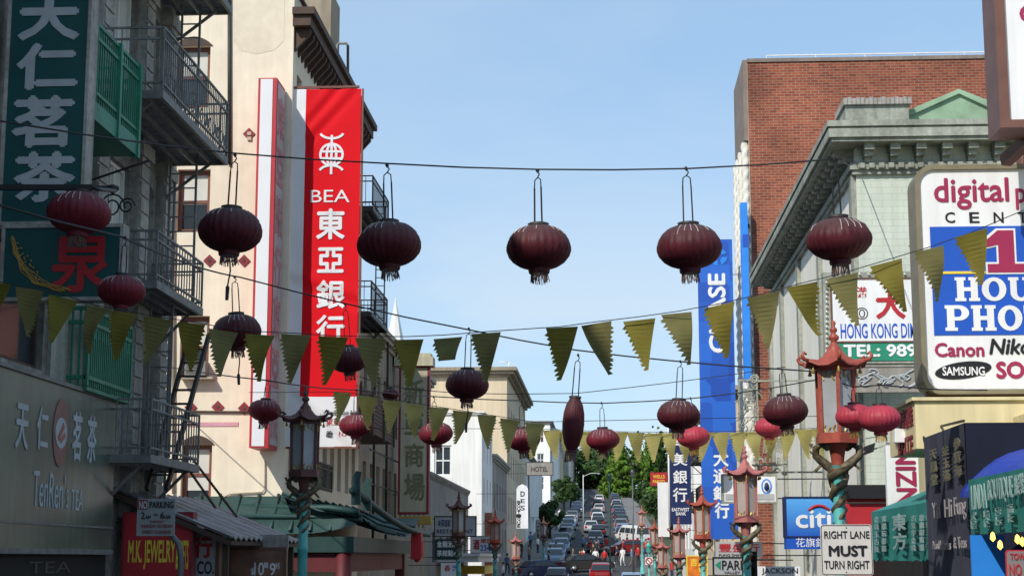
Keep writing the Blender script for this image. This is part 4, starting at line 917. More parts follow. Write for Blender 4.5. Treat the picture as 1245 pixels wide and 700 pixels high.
t = sign('white_sign', 'white sign box with a blue oval emblem behind the right street lamp', 'sign', (880, 578, 943, 609), 44, sw, .3, m['pgtrim'], .05, arm=FR)
c = P(932, 591, 44); b = MB(); b.prism([(c.x+.14*math.cos(k*math.pi/12), 43.997, c.z+.2*math.sin(k*math.pi/12)) for k in range(24)], (0, -.006, 0)); b.build('oval', m['bluelite'], t)
b = MB(); b.prism([(c.x+.1*math.cos(k*math.pi/12), 43.99, c.z+.16*math.sin(k*math.pi/12)) for k in range(24)], (0, -.006, 0)); b.build('oval_inner', sw, t)
b = MB(); b.lathe([(.02, -.12), (.07, -.05), (.05, .06), (.02, .1)], (c.x, 43.96, c.z), 8); b.build('emblem', m['navy'], t)
x0, x1, z0, z1 = rectY(882, 600, 941, 607, 44); MB().box(x0, x1, 43.98, 43.998, z0, z1).build('grey_band', m['signgrey'], t)
# blue bank banner, navy bank banner
YCH = 74
def artmat(name, c1, c2, kind):
    mm = M(name, c1, .5, 0); n = mm.node_tree.nodes; l = mm.node_tree.links.new; tcn = n.new('ShaderNodeTexCoord'); mr = n.new('ShaderNodeMix'); mr.data_type = 'RGBA'
    mr.inputs[6].default_value = (*c1, 1); mr.inputs[7].default_value = (*c2, 1)
    sxp = n.new('ShaderNodeSeparateXYZ')
    if kind == 'grad': l(tcn.outputs['Generated'], sxp.inputs[0]); l(sxp.outputs[2], mr.inputs[0])
    else:
        vo = n.new('ShaderNodeTexVoronoi'); vo.distance = 'CHEBYCHEV'; vo.inputs['Scale'].default_value = 1.1; vo.inputs['Randomness'].default_value = .35; l(tcn.outputs['Object'], vo.inputs[0]); l(vo.outputs['Color'], sxp.inputs[0]); l(sxp.outputs[0], mr.inputs[0])
    l(mr.outputs[2], n['Principled BSDF'].inputs['Base Color']); return mm
t = sign('bank_banner', 'tall blue bank banner with sideways white letters and checked blue squares', 'banner', (851, 291, 894, 655), YCH, artmat('blue_squares', (.012, .065, .38), (.02, .14, .6), 'sq'), .12, None, 0, arm=FR)
textY('CHASE', (862, 333, 882, 428), YCH-.003, sw, t, bold=.03, rot=True)
c = P(873, 312, YCH-.01); b = MB()
for k in range(4):
    a = R(90*k+22); o = lambda rr, aa: c+Vector((rr*math.cos(aa), 0, rr*math.sin(aa))); b.prism([o(.42, a), o(.42, a+R(45)), o(.42, a+R(66)), o(.18, a+R(60)), o(.2, a+R(5))], (0, -.01, 0))
b.build('emblem', m['bluelite'], t)
b = MB()
for ch, r in (('大', (867, 547, 886, 567)), ('通', (867, 569, 887, 588)), ('銀', (867, 590, 886, 608)), ('行', (869, 610, 887, 630))): textY(ch, r, YCH-.003, None, t, bold=.035, mb=b)
b.build('lettering', sw, t)
t = thing('blue_panel', 'narrow bright blue vertical panel beside the brick building edge', 'sign', (6, 71, 6)); x0, x1, z0, z1 = rectY(903, 246, 911, 463, 71); MB().box(x0, x1, 71, 71.6, z0, z1).build('panel', m['bluelite'], t); MB().box(x1, FR+.3, 71.3, 71.79, z1-1, z1-.9).build('bracket', m['iron'], t)
x0, x1, z0, z1 = rectY(903, 285, 910, 300, 71); MB().box(x0, x1, 70.98, 70.999, z0, z1).build('plate', m['blue'], t)
t = sign('bank_banner', 'navy bank banner with white characters hanging from a white pole', 'banner', (814, 520, 840, 637), 90, m['navy'], .1, None, 0, arm=FR)
b = MB()
for ch, r in (('華', (818, 524, 836, 544)), ('美', (818, 550, 836, 566)), ('銀', (818, 571, 836, 588)), ('行', (818, 592, 836, 610))): textY(ch, r, 89.997, None, t, bold=.02, mb=b)
textY('EASTWEST', (817, 617, 838, 621), 89.997, None, t, bold=.02, mb=b); textY('BANK', (822, 622, 834, 626), 89.997, None, t, bold=.02, mb=b); b.build('lettering', sw, t)
p = P(812.5, 518, 90); MB().tube([(p.x, 90.05, P(812, 640, 90).z), (p.x, 90.05, p.z)], .06, 6).build('pole', m['whiteframe'], t)
sign('blank_board', 'plain white vertical board under the small red bank sign', 'sign', (800, 586, 813.5, 652), 98, sw, .3, None, 0, arm=FR)
sign('bank_sign', 'small red bank sign with yellow letters in front of the trees', 'sign', (791, 574, 811, 590), 100, m['signred'], .3, None, 0, [('WELLS', (794, 577, 808, 581), m['ylw'], dict(bold=.02)), ('FARGO', (794, 583, 808, 587), m['ylw'], dict(bold=.02))], arm=FR)
t = sign('bank_sign', 'blue illuminated bank sign with white letters under a red arc', 'sign', (956, 605, 1020, 651), 33, artmat('blue_fade', (.012, .1, .5), (.1, .4, .85), 'grad'), .4, m['navy'], .03, arm=FR)
x0, x1, z0, z1 = rectY(956, 652, 1020, 667, 33); MB().box(x0, x1, 33, 33.4, z0, z1).build('lower_panel', m['blue'], t)
textY('citi', (968, 620, 1010, 641), 32.997, sw, t, bold=.02); textY('花旗銀行', (967, 653, 1016, 665), 32.997, sw, t, bold=.0)
c = P(996, 628, 32.99); b = MB(); b.tube([c+Vector((.24*math.cos(R(a)), 0, .22*math.sin(R(a)))) for a in range(35, 146, 10)], .028, 5); b.build('arc', m['signred'], t)
sign('shop_sign', 'grey and white sign with three red characters behind the turquoise pole', 'sign', (870, 658, 927, 677), 46, m['signgrey'], .2, None, 0, [('豐盛行', (873, 660, 924, 671), m['signred'], dict(bold=.012)), ('FUNG SHING', (874, 673, 905, 676), m['black'])], arm=FR)
t = sign('parking_sign', 'grey parking sign with a left arrow and black letters', 'sign', (868, 678, 911, 698), 41, m['signgrey'], .08, m['black'], .03, [('PARK', (878, 681, 908, 692), m['black'], dict(bold=.02)), ('VALLEY', (880, 694, 900, 697), m['black'])], arm=4.6)
b = MB(); a, c, d = P(869.5, 686, 40.99), P(876, 681, 40.99), P(876, 692, 40.99); b.prism([a, c, d], (0, -.008, 0)); b.build('arrow', m['green'], t)
t = sign('street_name_sign', 'white street name sign reading JACKSON beside the traffic light', 'sign', (921, 688, 973, 700), 38, sw, .03, None, 0, [('JACKSON', (926, 690, 970, 698.5), m['black'], dict(bold=.01))])
p = P(947, 700, 38); MB().tube([(p.x, 38.06, gz(38)+.13), (p.x, 38.06, p.z+.2)], .05, 8).build('post', m['pole'], t)
t = thing('traffic_light', 'black traffic light beside the turquoise lamp pole', 'traffic light', (P(912, 690, 37).x, 37.3, gz(37)+.13))
c = P(912, 690, 37); b = MB(); b.box(c.x-.16, c.x+.16, 37, 37.25, c.z-.5, c.z+.36)
b.build('housing', m['black'], t)
b = MB()
for dz in (.21, -.06, -.33): MB().tube([(c.x, 36.999, c.z+dz), (c.x, 36.86, c.z+dz)], .1, 12, caps=False).build('visor', m['black'], t)
for dz in (.21, -.06, -.33): MB().tube([(c.x, 36.998, c.z+dz), (c.x, 36.96, c.z+dz)], .08, 12).build('lens', M('unlit_lens', ((.12, .01, .01) if dz > .1 else (.1, .07, .01) if dz > -.2 else (.01, .1, .05)), .2, .1), t)
MB().tube([(c.x, 37.3, gz(37)+.13), (c.x, 37.3, c.z+.4)], .06, 8).build('post', m['pole'], t)
t = sign('orange_sign', 'orange and yellow shop sign on the right pavement', 'sign', (836, 676, 859, 702), 60, m['orange'], .2, m['ylw'], .04, [('吉', (839, 678, 848, 688), m['ylw'], dict(bold=.03)), ('祥', (849, 684, 858, 695), m['ylw'], dict(bold=.03))], arm=FR)
# right lane sign
YR = 21.4
t = thing('lane_sign', 'white right lane must turn right sign below the nearest red lamp', 'sign', (P(1030, 690, YR).x, YR, gz(YR)+.13))
x0, x1, z0, z1 = rectY(998, 637, 1061, 699, YR); b = MB(); b.prism(rrect(x0, x1, z0, z1, YR, .035), (0, .01, 0)); b.build('panel', M('aged_sign_white', (.62, .6, .57), .6, .12, 3), t)
b = MB()
for s, r, bo in (('RIGHT LANE', (1002, 645, 1057, 654), .008), ('MUST', (1008, 663, 1054, 675), .035), ('TURN RIGHT', (1002, 681, 1057, 691), .008)): textY(s, r, YR-.003, m['black'], t, bold=bo)
b = MB(); A_ = rrect(x0+.012, x1-.012, z0+.012, z1-.012, YR-.004, .03); b.tube(A_+[A_[0]], .004, 4); b.build('border', m['black'], t)
p = P(1030, 700, YR); MB().tube([(p.x, YR+.05, gz(YR)+.13), (p.x, YR+.05, z1+.05)], .03, 8).build('post', m['pole'], t)
b = MB()
for py in (641, 695): MB().lathe([(0, -.008), (.01, 0), (0, .008)], P(1029, py, YR-.005), 6).build('bolt', m['iron'], t)

# awnings, near right
def awning(name, label, px, X, y0, y1, z0, z1, mat, drop=None, texts=(), endmat=None, scal=0):
    t = thing(name, label, 'awning', (X, (y0+y1)/2, z0)); b = MB(); n = 24
    for k in range(n):
        ya, yb = y0+(y1-y0)*k/n, y0+(y1-y0)*(k+1)/n; s = lambda y: .03*math.sin(y*5.1)*(1 if scal else .3); e = lambda y: z0-(.06*abs(math.sin((y-y0)*math.pi/.5)) if scal else 0)
        b.quad((X+s(ya), ya, e(ya)), (X+s(yb), yb, e(yb)), (X, yb, z1), (X, ya, z1)); b.quad((X+.02+s(ya), ya, e(ya)), (X+.02+s(yb), yb, e(yb)), (X+.02, yb, z1), (X+.02, ya, z1))
    b.build('valance', mat, t)
    zt = z1+(drop if drop is not None else .6)
    b = MB(); b.quad((X, y0, z1), (X, y1, z1), (FR, y1, zt), (FR, y0, zt)); b.quad((X, y0, z1-.02), (X, y1, z1-.02), (FR, y1, zt-.02), (FR, y0, zt-.02)); b.build('top_cover', endmat or mat, t)
    b = MB(); b.prism([(X+.01, y0-.02, z0), (FR, y0-.02, z0), (FR, y0-.02, zt), (X+.01, y0-.02, z1)], (0, .015, 0)); b.build('end_panel', endmat or mat, t)
    for tx in texts: textX(tx[0], tx[1], X-.06, 1, tx[2], t, *tx[3:])
    return t
p0, p1 = F(1176, 605, 4.6), F(1126, 605, 4.6)
t = awning('awning', 'navy shop awning with gold characters and white script', None, 4.6, p0.y, p1.y, F(1150, 705, 4.6).z, F(1150, 522, 4.6).z, m['navyside'], 0.0, endmat=m['navyshade'])
b = MB()
for px, r in ((1131, (543, 590)), (1146, (538, 585)), (1160, (530, 580))):
    textX(['天鳳堂', '金玉滿', '參茸海'][[1131, 1146, 1160].index(px)], (px+1, r[0], px+8, r[1]), 4.54, 1, m['dullgold'], t, .03, vert=True, name='gold_lettering')
b = MB()
for s, r in (('Yin', (1134, 610, 1143, 630)), ('Hi', (1149, 606, 1157, 628)), ('Fung', (1161, 603, 1174, 632)), ('Dried', (1134, 657, 1142, 667)), ('Herbs', (1144, 656, 1156, 668)), ('& Teas', (1160, 652, 1175, 666))): textX(s, r, 4.54, 1, m['pinkish'], t, .0)
b = MB(); b.bar((4.6, p1.y, F(1126, 530, 4.6).z), (5.6, 29, 3.6), .03); b.bar((4.6, p0.y, F(1175, 510, 4.6).z), (5.6, 29, 4.0), .03); b.build('stay', m['iron'], t)
t = thing('vinyl_canopy', 'bulging bright blue vinyl canopy above the teal boutique awning', 'canopy', (5, 19.5, 2.2)); b = MB()
ys = [16, 17, 18, 19, 20]; n = 12
for i in range(len(ys)-1):
    for k in range(n):
        f = lambda k, y: (FR-1.95*math.sin(k/n*math.pi/2)*(1+.03*math.sin(y*3)), y, 2.5+.72*math.cos(k/n*math.pi/2)+.03*math.sin(k*.9+y*2))
        b.add([f(k, ys[i]), f(k, ys[i+1]), f(k+1, ys[i+1]), f(k+1, ys[i])], [(0, 1, 2, 3)], 0, True)
b.add([(FR, 20.3, 2.5)]+[f(k, 20.3) for k in range(n+1)], [tuple(range(n+2))], 0)
b.add([(FR, 16, 2.5)]+[f(k, 16) for k in range(n+1)], [tuple(range(n+2))], 0)
b.build('canopy_sheet', m['bluevinyl'], t)
XB = 4.05
p0, p1 = F(1262, 600, XB), F(1178, 600, XB)
t = awning('awning', 'teal boutique awning with white capital letters at the right edge', None, XB, p0.y, p1.y, F(1178, 650, XB).z, F(1178, 583, XB).z, m['tealawn'], .0)
b = MB()
for s, r in (('LINDA', (1182, 588, 1199, 618)), ('BOUTIQUE', (1202, 580, 1231, 611)), ('服裝', (1234, 574, 1246, 602))): textX(s, r, XB-.06, 1, m['awnlet'], t, .0)
for s, r in (('JADE', (1181, 622, 1187, 642)), ('PEARL', (1197, 620, 1203, 640)), ('GOLD', (1211, 616, 1217, 638)), ('SILK', (1226, 612, 1232, 634))): textX(s, r, XB-.06, 1, m['awnlet'], t, .0, vert=True)
p0, p1 = F(1135, 640, 4.9), F(1060, 640, 4.9)
t = awning('awning', 'scalloped teal awning with columns of small white characters', None, 4.9, p0.y, p1.y, F(1100, 678, 4.9).z, F(1100, 615, 4.9).z, m['tealawn'], .5, scal=1)
chs = '金銀珠寶玉器古玩瓷器字畫'
for k, px in enumerate((1063, 1072, 1108, 1118, 1126)):
    b = MB()
    for j in range(5): textX(chs[(k*3+j*2) % 12], (px, 627+j*9-k*.7, px+6, 635+j*9-k*.7), 4.84, 1, None, t, .02, mb=b)
    b.build('lettering', m['awnlet'], t)
textX('東方', (1086, 622, 1102, 668), 4.84, 1, m['awnlet'], t, .03, vert=True)
t = sign('wall_sign', 'pale wall sign with sideways maroon letters above the scalloped awning', 'sign', (1078, 541, 1117, 617), 31, m['signwhite'], .15, None, 0, arm=FR)
textY('NZIN', (1090, 545, 1113, 612), 30.997, m['maroon'], t, bold=.03, rot=True)
t = thing('floodlight', 'small dark floodlight on an arm above the scalloped awning', 'floodlight', (P(1055, 548, 33).x, 33, P(1055, 548, 33).z)); c = P(1055, 548, 33)
b = MB(); b.prism([(c.x-.13, 32.9, c.z-.1), (c.x+.1, 32.9, c.z-.02), (c.x+.14, 32.9, c.z+.16), (c.x-.08, 32.9, c.z+.08)], (0, .2, 0)); b.build('head', m['black'], t); MB().bar((c.x, 33, c.z), (FR, 33, c.z+.3), .03).build('arm', m['pgtrim'], t)
t = thing('floodlight', 'white floodlight on the yellow marquee corner', 'floodlight', tuple(P(1094, 530, 26.4))); c = P(1094, 530, 26.3)
b = MB(); b.prism([(c.x-.1, 26.2, c.z-.1), (c.x+.1, 26.2, c.z-.1), (c.x+.13, 26.2, c.z+.1), (c.x-.09, 26.2, c.z+.12)], (0, .2, 0)); b.build('head', sw, t); MB().bar((c.x, 26.4, c.z), (mq+.1, 26.7, c.z), .04).build('arm', m['iron'], t)
t = thing('tow_sign', 'small red bordered tow away sign at the bottom right corner', 'sign', (P(1236, 700, 15).x, 15, gz(15)+.13)); x0, x1, z0, z1 = rectY(1223, 668, 1262, 712, 15)
b = MB(); b.prism(rrect(x0, x1, z0, z1, 15, .03), (0, .01, 0)); b.build('panel', m['signred'], t); b = MB(); b.prism(rrect(x0+.012, x1-.012, z0+.012, z1-.012, 14.998, .025), (0, -.004, 0)); b.build('field', M('grey_field', (.2, .19, .19), .6, .1), t)
b = MB(); textY('TOW', (1228, 672, 1246, 680), 14.992, None, t, mb=b); textY('NO', (1227, 685, 1242, 699), 14.992, None, t, bold=.01, mb=b); b.build('lettering', m['signred'], t)
MB().tube([((x0+x1)/2, 15.03, gz(15)+.13), ((x0+x1)/2, 15.03, z1)], .03, 8).build('post', m['pole'], t)
t = thing('shop_interior', 'dark shop opening with lit bulbs beneath the boutique awning', 'shop', (5.5, 19, 0)); MB().box(5.3, FR-.02, 14.5, 20.2, -.3, 2.05).build('dark_opening', m['dark'], t)
b = MB(); x0, x1, z0, z1 = rectY(1181, 650, 1222, 700, 20.3); b.box(x0, x1, 20.3, 20.35, z0-.6, z1); b.build('blue_panel', m['bluelite'], t)
for px, py in ((1207, 652), (1216, 662), (1237, 655), (1243, 658)):
    c = P(px, py, 16.6); c.x = min(c.x, 5.2); MB().lathe([(0, -.05), (.028, -.02), (.02, .03), (0, .05)], c, 8).build('bulb', m['bulb'], t)
# ------------------------------------------------------------------ dragon street lamps
HEAD = 2.16                                            # finial tip down to the dragons' feet
def lamp(label, px, py, Y, red, glass, s=1.0):
    top = P(px, py, Y); zg = gz(Y)+.13; h = top.z-zg
    t = thing('dragon_lamp', label, 'street lamp', (top.x, Y, zg), 'pagoda street lamps with dragons')
    c = Vector((top.x, Y, top.z)); hx = lambda r, z, a0=0: [Vector((c.x+r*math.cos(R(60*k)+a0), c.y+r*math.sin(R(60*k)+a0), c.z+z)) for k in range(6)]
    b = MB(); b.lathe([(.02, 0), (.035, -.03), (.02, -.08), (.05, -.11), (.05, -.14), (.025, -.17), (.07, -.21), (.07, -.25), (.035, -.28), (.06, -.33), (.09, -.37)], c, 12); b.build('finial', red, t)
    a0 = R(30); b = MB(); prof = [(.09, -.36), (.12, -.42), (.19, -.5), (.29, -.57), (.40, -.61), (.455, -.615), (.46, -.64), (.3, -.66)]
    def flare(a, r, z): return 1+.1*(abs(math.cos(3*(a-a0)))**6)*(r > .35)
    nn = 36; vs = []; fs = []
    for r, z in prof:
        for k in range(nn):
            a = 2*math.pi*k/nn; co = abs(math.cos(3*(a-a0)))**5; hexr = math.cos(R(30))/math.cos(((a-a0) % R(60))-R(30)); hexr = hexr
            rr = r*(hexr if r > .1 else 1); vs.append(c+Vector((rr*math.cos(a), rr*math.sin(a), z+(co*.07 if r > .38 else co*.025 if r > .25 else 0))))
    for i in range(len(prof)-1):
        for k in range(nn): fs.append((i*nn+k, i*nn+(k+1) % nn, (i+1)*nn+(k+1) % nn, (i+1)*nn+k))
    b.add(vs, fs, 0, False)
    for k in range(6):
        a = R(60*k)+a0; d = Vector((math.cos(a), math.sin(a), 0)); p = c+d*.43+Vector((0, 0, -.57)); b.tube([p, p+d*.07+Vector((0, 0, .02)), p+d*.1+Vector((0, 0, .07)), p+d*.07+Vector((0, 0, .11)), p+d*.035+Vector((0, 0, .085))], [.03, .028, .025, .022, .015], 5)
    b.build('roof', red, t)
    b = MB(); ra, rb_ = .265, .25
    A_, B_ = hx(ra, -.66, a0), hx(rb_, -1.56, a0)
    for k in range(6): b.bar(A_[k], B_[k], .045); b.bar(A_[k], A_[(k+1) % 6], .06); b.bar(B_[k], B_[(k+1) % 6], .07)
    b.prism(hx(.3, -1.66, a0), (0, 0, .1)); b.prism(hx(.28, -.68, a0), (0, 0, .07)); b.build('frame', red, t)
    b = MB(); A2, B2 = hx(ra-.02, -.69, a0), hx(rb_-.02, -1.54, a0)
    for k in range(6): b.quad(A2[k], A2[(k+1) % 6], B2[(k+1) % 6], B2[k])
    b.build('glass_panel', glass, t)
    b = MB()
    for k in range(6):
        for u, zz in ((.22, -.77), (.5, -.73), (.78, -.77), (.22, -1.47), (.5, -1.5), (.78, -1.47)):
            f = (-.69-zz)/.85; p = A2[k].lerp(A2[(k+1) % 6], u).lerp(B2[k].lerp(B2[(k+1) % 6], u), f); d = (p-c); d.z = 0; p = p+d.normalized()*.012; b.tube([p+Vector((0, 0, -.05)), p+Vector((d.y, -d.x, 0)).normalized()*.025, p+Vector((0, 0, .05))], .012, 4)
        p = hx(.36, -.7, a0)[k]; b.lathe([(.004, .08), (.012, .03), (.03, -.03), (.002, -.04)], p, 6)
    b.build('ornament', m['gold'], t)
    b = MB(); b.lathe([(.16, -1.66), (.11, -1.74), (.09, -1.85), (.075, -2.1)], c, 10); b.build('neck', red, t)
    for sgn in (-1, 1):
        b = MB(); q = lambda x, z, y=0: c+Vector((sgn*x, y*sgn, z))
        pts = [q(.13, -1.73, .05), q(.21, -1.67, .02), q(.285, -1.72, -.02), q(.28, -1.82, -.05), q(.2, -1.89, -.07), q(.11, -1.96, -.1), q(.02, -2.03, -.11), q(-.1, -2.1, -.02), q(-.06, -2.2, .09), q(.07, -2.28, .08), q(.09, -2.36, -.04), q(.0, -2.45, -.09), q(-.08, -2.54, .0), q(-.02, -2.63, .08), q(.07, -2.72, .02), q(.03, -2.8, -.06)]
        b.tube(pts, [.03, .042, .05, .055, .06, .064, .06, .06, .056, .052, .047, .042, .036, .03, .024, .012], 8)
        hd_ = q(.14, -1.7, .05); b.lathe([(.01, -.06), (.055, -.03), (.06, .03), (.02, .07)], hd_, 8)
        b.bar(hd_, hd_+Vector((-sgn*.09, 0, -.03)), .05, .035); b.bar(hd_+Vector((0, 0, .03)), hd_+Vector((sgn*.08, .02, .13)), .02); b.bar(hd_+Vector((0, .04, .03)), hd_+Vector((sgn*.06, .07, .13)), .02)
        for i in range(2, 12):
            p = pts[i]; d = (pts[i+1]-pts[i-1]).normalized(); nrm = Vector((p.x-c.x, 0, .2)).normalized(); b.prism([p+d*.04+nrm*.05, p-d*.04+nrm*.05, p+nrm*.105], Vector((0, .02, 0)))
        b.bar(q(.2, -1.93, -.05), q(.3, -2.03, -.12), .03)
        b.build('dragon', m['bronze'], t)
    b = MB(); zb = zg-c.z; b.lathe([(.1, -1.95), (.075, -2.0), (.075, -2.45), (.082, -2.5), (.088, -2.9), (.1, -2.92), (.1, -2.98), (.088, -3.0), (.09, zb+.75), (.13, zb+.7), (.13, zb+.62), (.16, zb+.55), (.2, zb+.1), (.24, zb+.08), (.24, zb)], c, 14); b.build('pole', m['tealpole'], t)
    return t
lg2 = M('warm_lamp_glass', (.42, .36, .32), .25, .15, 3); pinkred = M('faded_pink_red_paint', (.42, .14, .13), .55, .2, 5, fine=.15); shaded_red = M('shaded_brown_red_paint', (.13, .05, .045), .6, .25, 5, fine=.15); sunlit_red = M('sunlit_orange_red_paint', (.5, .07, .03), .5, .15, 5)  # lamp red in copies: brown has shade mixed in, orange has sunlight mixed in
lamp('nearest red pagoda lamp, above the lane sign on the right', 1013, 390, 22.3, m['lampred'], m['lampglass'])
lamp('pink red pagoda lamp in front of the white oval sign', 905, 542, 36.5, pinkred, lg2)
lamp('orange red pagoda lamp in front of the tall blue banner', 853, 590, 52.5, m['lampred'], lg2)
lamp('pagoda lamp right below the navy banner', 825, 628, 69, pinkred, lg2)
lamp('small low pagoda lamp left of the navy banner foot', 805, 651, 88, pinkred, lg2)
lamp('small pagoda lamp beside the blank white board', 795.5, 630, 101, m['lampred'], lg2)
lamp('farthest pagoda lamp on the right, near the white van', 780, 614, 137, pinkred, lg2)
lamp('large dull pagoda lamp in shade before the cream block', 372, 470, 30, shaded_red, m['lampglass'])
lamp('dark pagoda lamp in front of the grey low shop', 558, 597, 62, shaded_red, m['lampglass'])
lamp('sunlit bright orange red pagoda lamp on the left pavement', 602, 619, 83, sunlit_red, lg2)
lamp('pagoda lamp just right of the sunlit orange one', 627, 645, 99, pinkred, lg2)
lamp('farthest shaded pagoda lamp on the left pavement', 661, 627, 135, shaded_red, m['lampglass'])

# ------------------------------------------------------------------ wires and lanterns
def wire(label, pts, r=.012, name='overhead_wire', group=None):
    b = MB(); q = []
    for (a, c) in zip(pts[:-1], pts[1:]):
        a, c = Vector(a), Vector(c); L_ = (c-a).length; n = max(2, int(L_/1.5))
        for k in range(n): q.append(a.lerp(c, k/n)-Vector((0, 0, .006*L_*4*(k/n)*(1-k/n))))
    q.append(Vector(pts[-1])); o = b.tube(q, r, 5).build(name, m['wire']); tag(o, label, 'wire', group); return o
PY = lambda pts, Y: [P(a, c, Y) for a, c in pts]
wire('highest black lantern wire across the street', [F(-8, 146, -7.55)]+PY([(280, 186), (473, 199), (653, 206), (838, 205), (1022, 193)], 24)+[P(1040, 196, 39.45)], .013)
wire('second black lantern wire, sloping from the shaded fire escape', [P(-20, 244, 18), P(148, 288, 21)]+PY([(292, 337), (424, 370), (566, 400), (697, 425), (823, 439), (955, 449)], 33)+[P(1040, 452, 37)], .016)
wire('third black lantern wire, further down the street', [P(150, 435, 43.5)]+[P(322, 462, 36)]+PY([(433, 474), (530, 482), (636, 487), (733, 490), (843, 484), (936, 472), (1037, 452)], 43)+[(FR, 43, 8.1)], .016)
wire('fourth faint lantern wire near the arcade sign', [(FL, 56, 8.0)]+PY([(475, 470), (560, 478), (700, 478)], 56)+[(FR, 56, 8.2)], .014)
wire('thin service wire from the marquee to the brown sign', [P(1112, 320, 30), P(1250, 225, 27), P(1300, 190, 26)], .006)
wire('thin wire slanting up to the pale green cornice', [P(1105, 300, 39), P(1200, 165, 39.9)], .01)
prof_r = [(.13, .385), (.135, .355), (.2, .34), (.29, .295), (.365, .215), (.42, .11), (.445, .01), (.445, -.06), (.42, -.15), (.36, -.24), (.275, -.31), (.19, -.345), (.13, -.365), (.12, -.39)]
prof_o = [(.13, .33), (.14, .3), (.24, .28), (.37, .19), (.437, .06), (.447, -.01), (.43, -.1), (.35, -.2), (.24, -.27), (.14, -.3), (.12, -.32)]
prof_t = [(.1, .55), (.11, .5), (.16, .4), (.2, .22), (.213, 0), (.2, -.2), (.15, -.42), (.09, -.55), (.08, -.58)]
def lantern_proto(prof, mat, hang, tassel, fr, ribs=True):
    t = thing('paper_lantern', 'x', 'lantern', (0, 0, 0))
    nn = 26; b = MB(); b.lathe(prof, (0, 0, 0), nn*4, mod=lambda a, r, z: 1-.035*abs(math.sin(a*nn/2))*(r > .15)); b.build('shade', mat, t)
    zt, zb = prof[0][1], prof[-1][1]; r0 = prof[0][0]
    b = MB(); b.lathe([(r0+.015, zt-.02), (r0+.02, zt+.02), (r0-.02, zt+.03), (r0-.03, zt-.01)], (0, 0, 0), 16); b.build('top_ring', m['iron'], t)
    b = MB(); b.lathe([(r0+.01, zb-.05), (r0+.02, zb), (r0, zb+.03)], (0, 0, 0), 16); b.build('bottom_ring', mat, t)
    b = MB()
    for s in (-1, 1): b.bar((s*.065, 0, zt), (s*.058, 0, zt+hang-.22), .017)
    b.tube([(-.058, 0, zt+hang-.23), (-.05, 0, zt+hang-.12), (0, 0, zt+hang-.09), (.05, 0, zt+hang-.12), (.058, 0, zt+hang-.23)], .009, 5)
    b.tube([(0, 0, zt+hang-.09), (.03, 0, zt+hang-.05), (0, 0, zt+hang), (-.02, 0, zt+hang+.02)], .01, 5); b.lathe([(.005, -.03), (.03, 0), (.005, .03)], (0, 0, zt+hang), 8)
    b.build('hanger', m['wire'], t)
    if tassel:
        b = MB(); rr_ = random.Random(2)
        for k in range(44):
            a = 2*math.pi*k/44; p = Vector((.11*math.cos(a), .11*math.sin(a), zb-.04)); q = p+Vector((rr_.uniform(-.025, .025), rr_.uniform(-.025, .025), -tassel*rr_.uniform(.7, .9))); b.bar(p, q, .009, .005)
        b.lathe([(.115, zb-.03), (.12, zb-.04), (.112, zb-.06)], (0, 0, 0), 16); b.build('fringe', fr, t)
    if ribs:
        b = MB(); rr_ = random.Random(9); top = [p for p in prof if p[1] > .02*1 and p[0] > .18]
        for k in range(nn):
            if rr_.random() < .35: continue
            a = 2*math.pi*k/nn; i0 = 0; n0 = len(top); ps = [Vector((r*1.006*math.cos(a), r*1.006*math.sin(a), z)) for r, z in top]
            f0, f1 = rr_.uniform(.1, .4), rr_.uniform(.6, 1.0)
            seq = []
            for j in range(6):
                f = (f0+(f1-f0)*j/5)*(n0-1); i = min(int(f), n0-2); seq.append(ps[i].lerp(ps[i+1], f-i))
            b.tube(seq, .0055, 4)
        b.build('worn_rib', m['lrib'], t)
    return t
protos = {}
for key, (pf, mt) in dict(dark=(prof_r, m['lmaroon']), crim=(prof_o, m['lcrim']), pink=(prof_o, m['lsunlit']), mar2=(prof_o, m['lmaroon']), long=(prof_t, m['lmaroon'])).items():
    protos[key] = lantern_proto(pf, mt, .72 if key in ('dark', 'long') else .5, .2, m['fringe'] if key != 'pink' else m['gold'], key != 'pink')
usedp = set(); cords = []
def lantern(label, kind, px, py, Y, wpx, wire_y=None, rot=None, cord=False):
    s = (wpx*1.05/2000*Y)/.894 if kind != 'long' else (wpx/2000*Y)/.426
    o = dup(protos[kind]) if kind in usedp else protos[kind]; usedp.add(kind)
    o.location = P(px, py, Y); o.scale = (s, s, s*(.82 if kind == 'dark' else .93)); o.rotation_euler = (R(random.uniform(-4, 4)), R(random.uniform(-5, 5)), R(random.uniform(-40, 40)) if rot is None else rot)
    o['label'] = label; o['group'] = 'lanterns strung over the street'
    if cord: cords.append(o)
    if False: k_ = MB().tube([(.02, 0, -.5), (.03, .02, -.7), (.0, .02, -.95)], .012, 5).lathe([(.012, -.95), (.03, -.98), (.025, -1.2)], (0, .02, 0), 6).build('cord', m['wire']); k_.parent = o
    h = [c for c in o.children if c.name.startswith('hanger')][0]
    if wire_y is not None:
        zt = (P(px, wire_y, Y).z-o.location.z)/(s*(.82 if kind == 'dark' else .93 if kind != 'long' else 1)); base = .72 if kind in ('dark', 'long') else .5; pz = {'dark': .385, 'long': .55}.get(kind, .33)
        h.scale.z = (zt-pz)/base
        h.location.z = pz*(1-h.scale.z)
    return o
lantern('dusty crimson lantern hanging before the teal tea sign', 'crim', 96, 259, 21, 77, 229)
lantern('dark maroon lantern before the cream wall, left of the box sign', 'dark', 280, 280, 24, 77, 187, cord=True)
lantern('dark maroon lantern overlapping the right edge of the red banner', 'dark', 473, 297, 24, 77, 199)
lantern('dark maroon lantern alone in the middle of the sky', 'dark', 655, 301, 24, 77, 206)
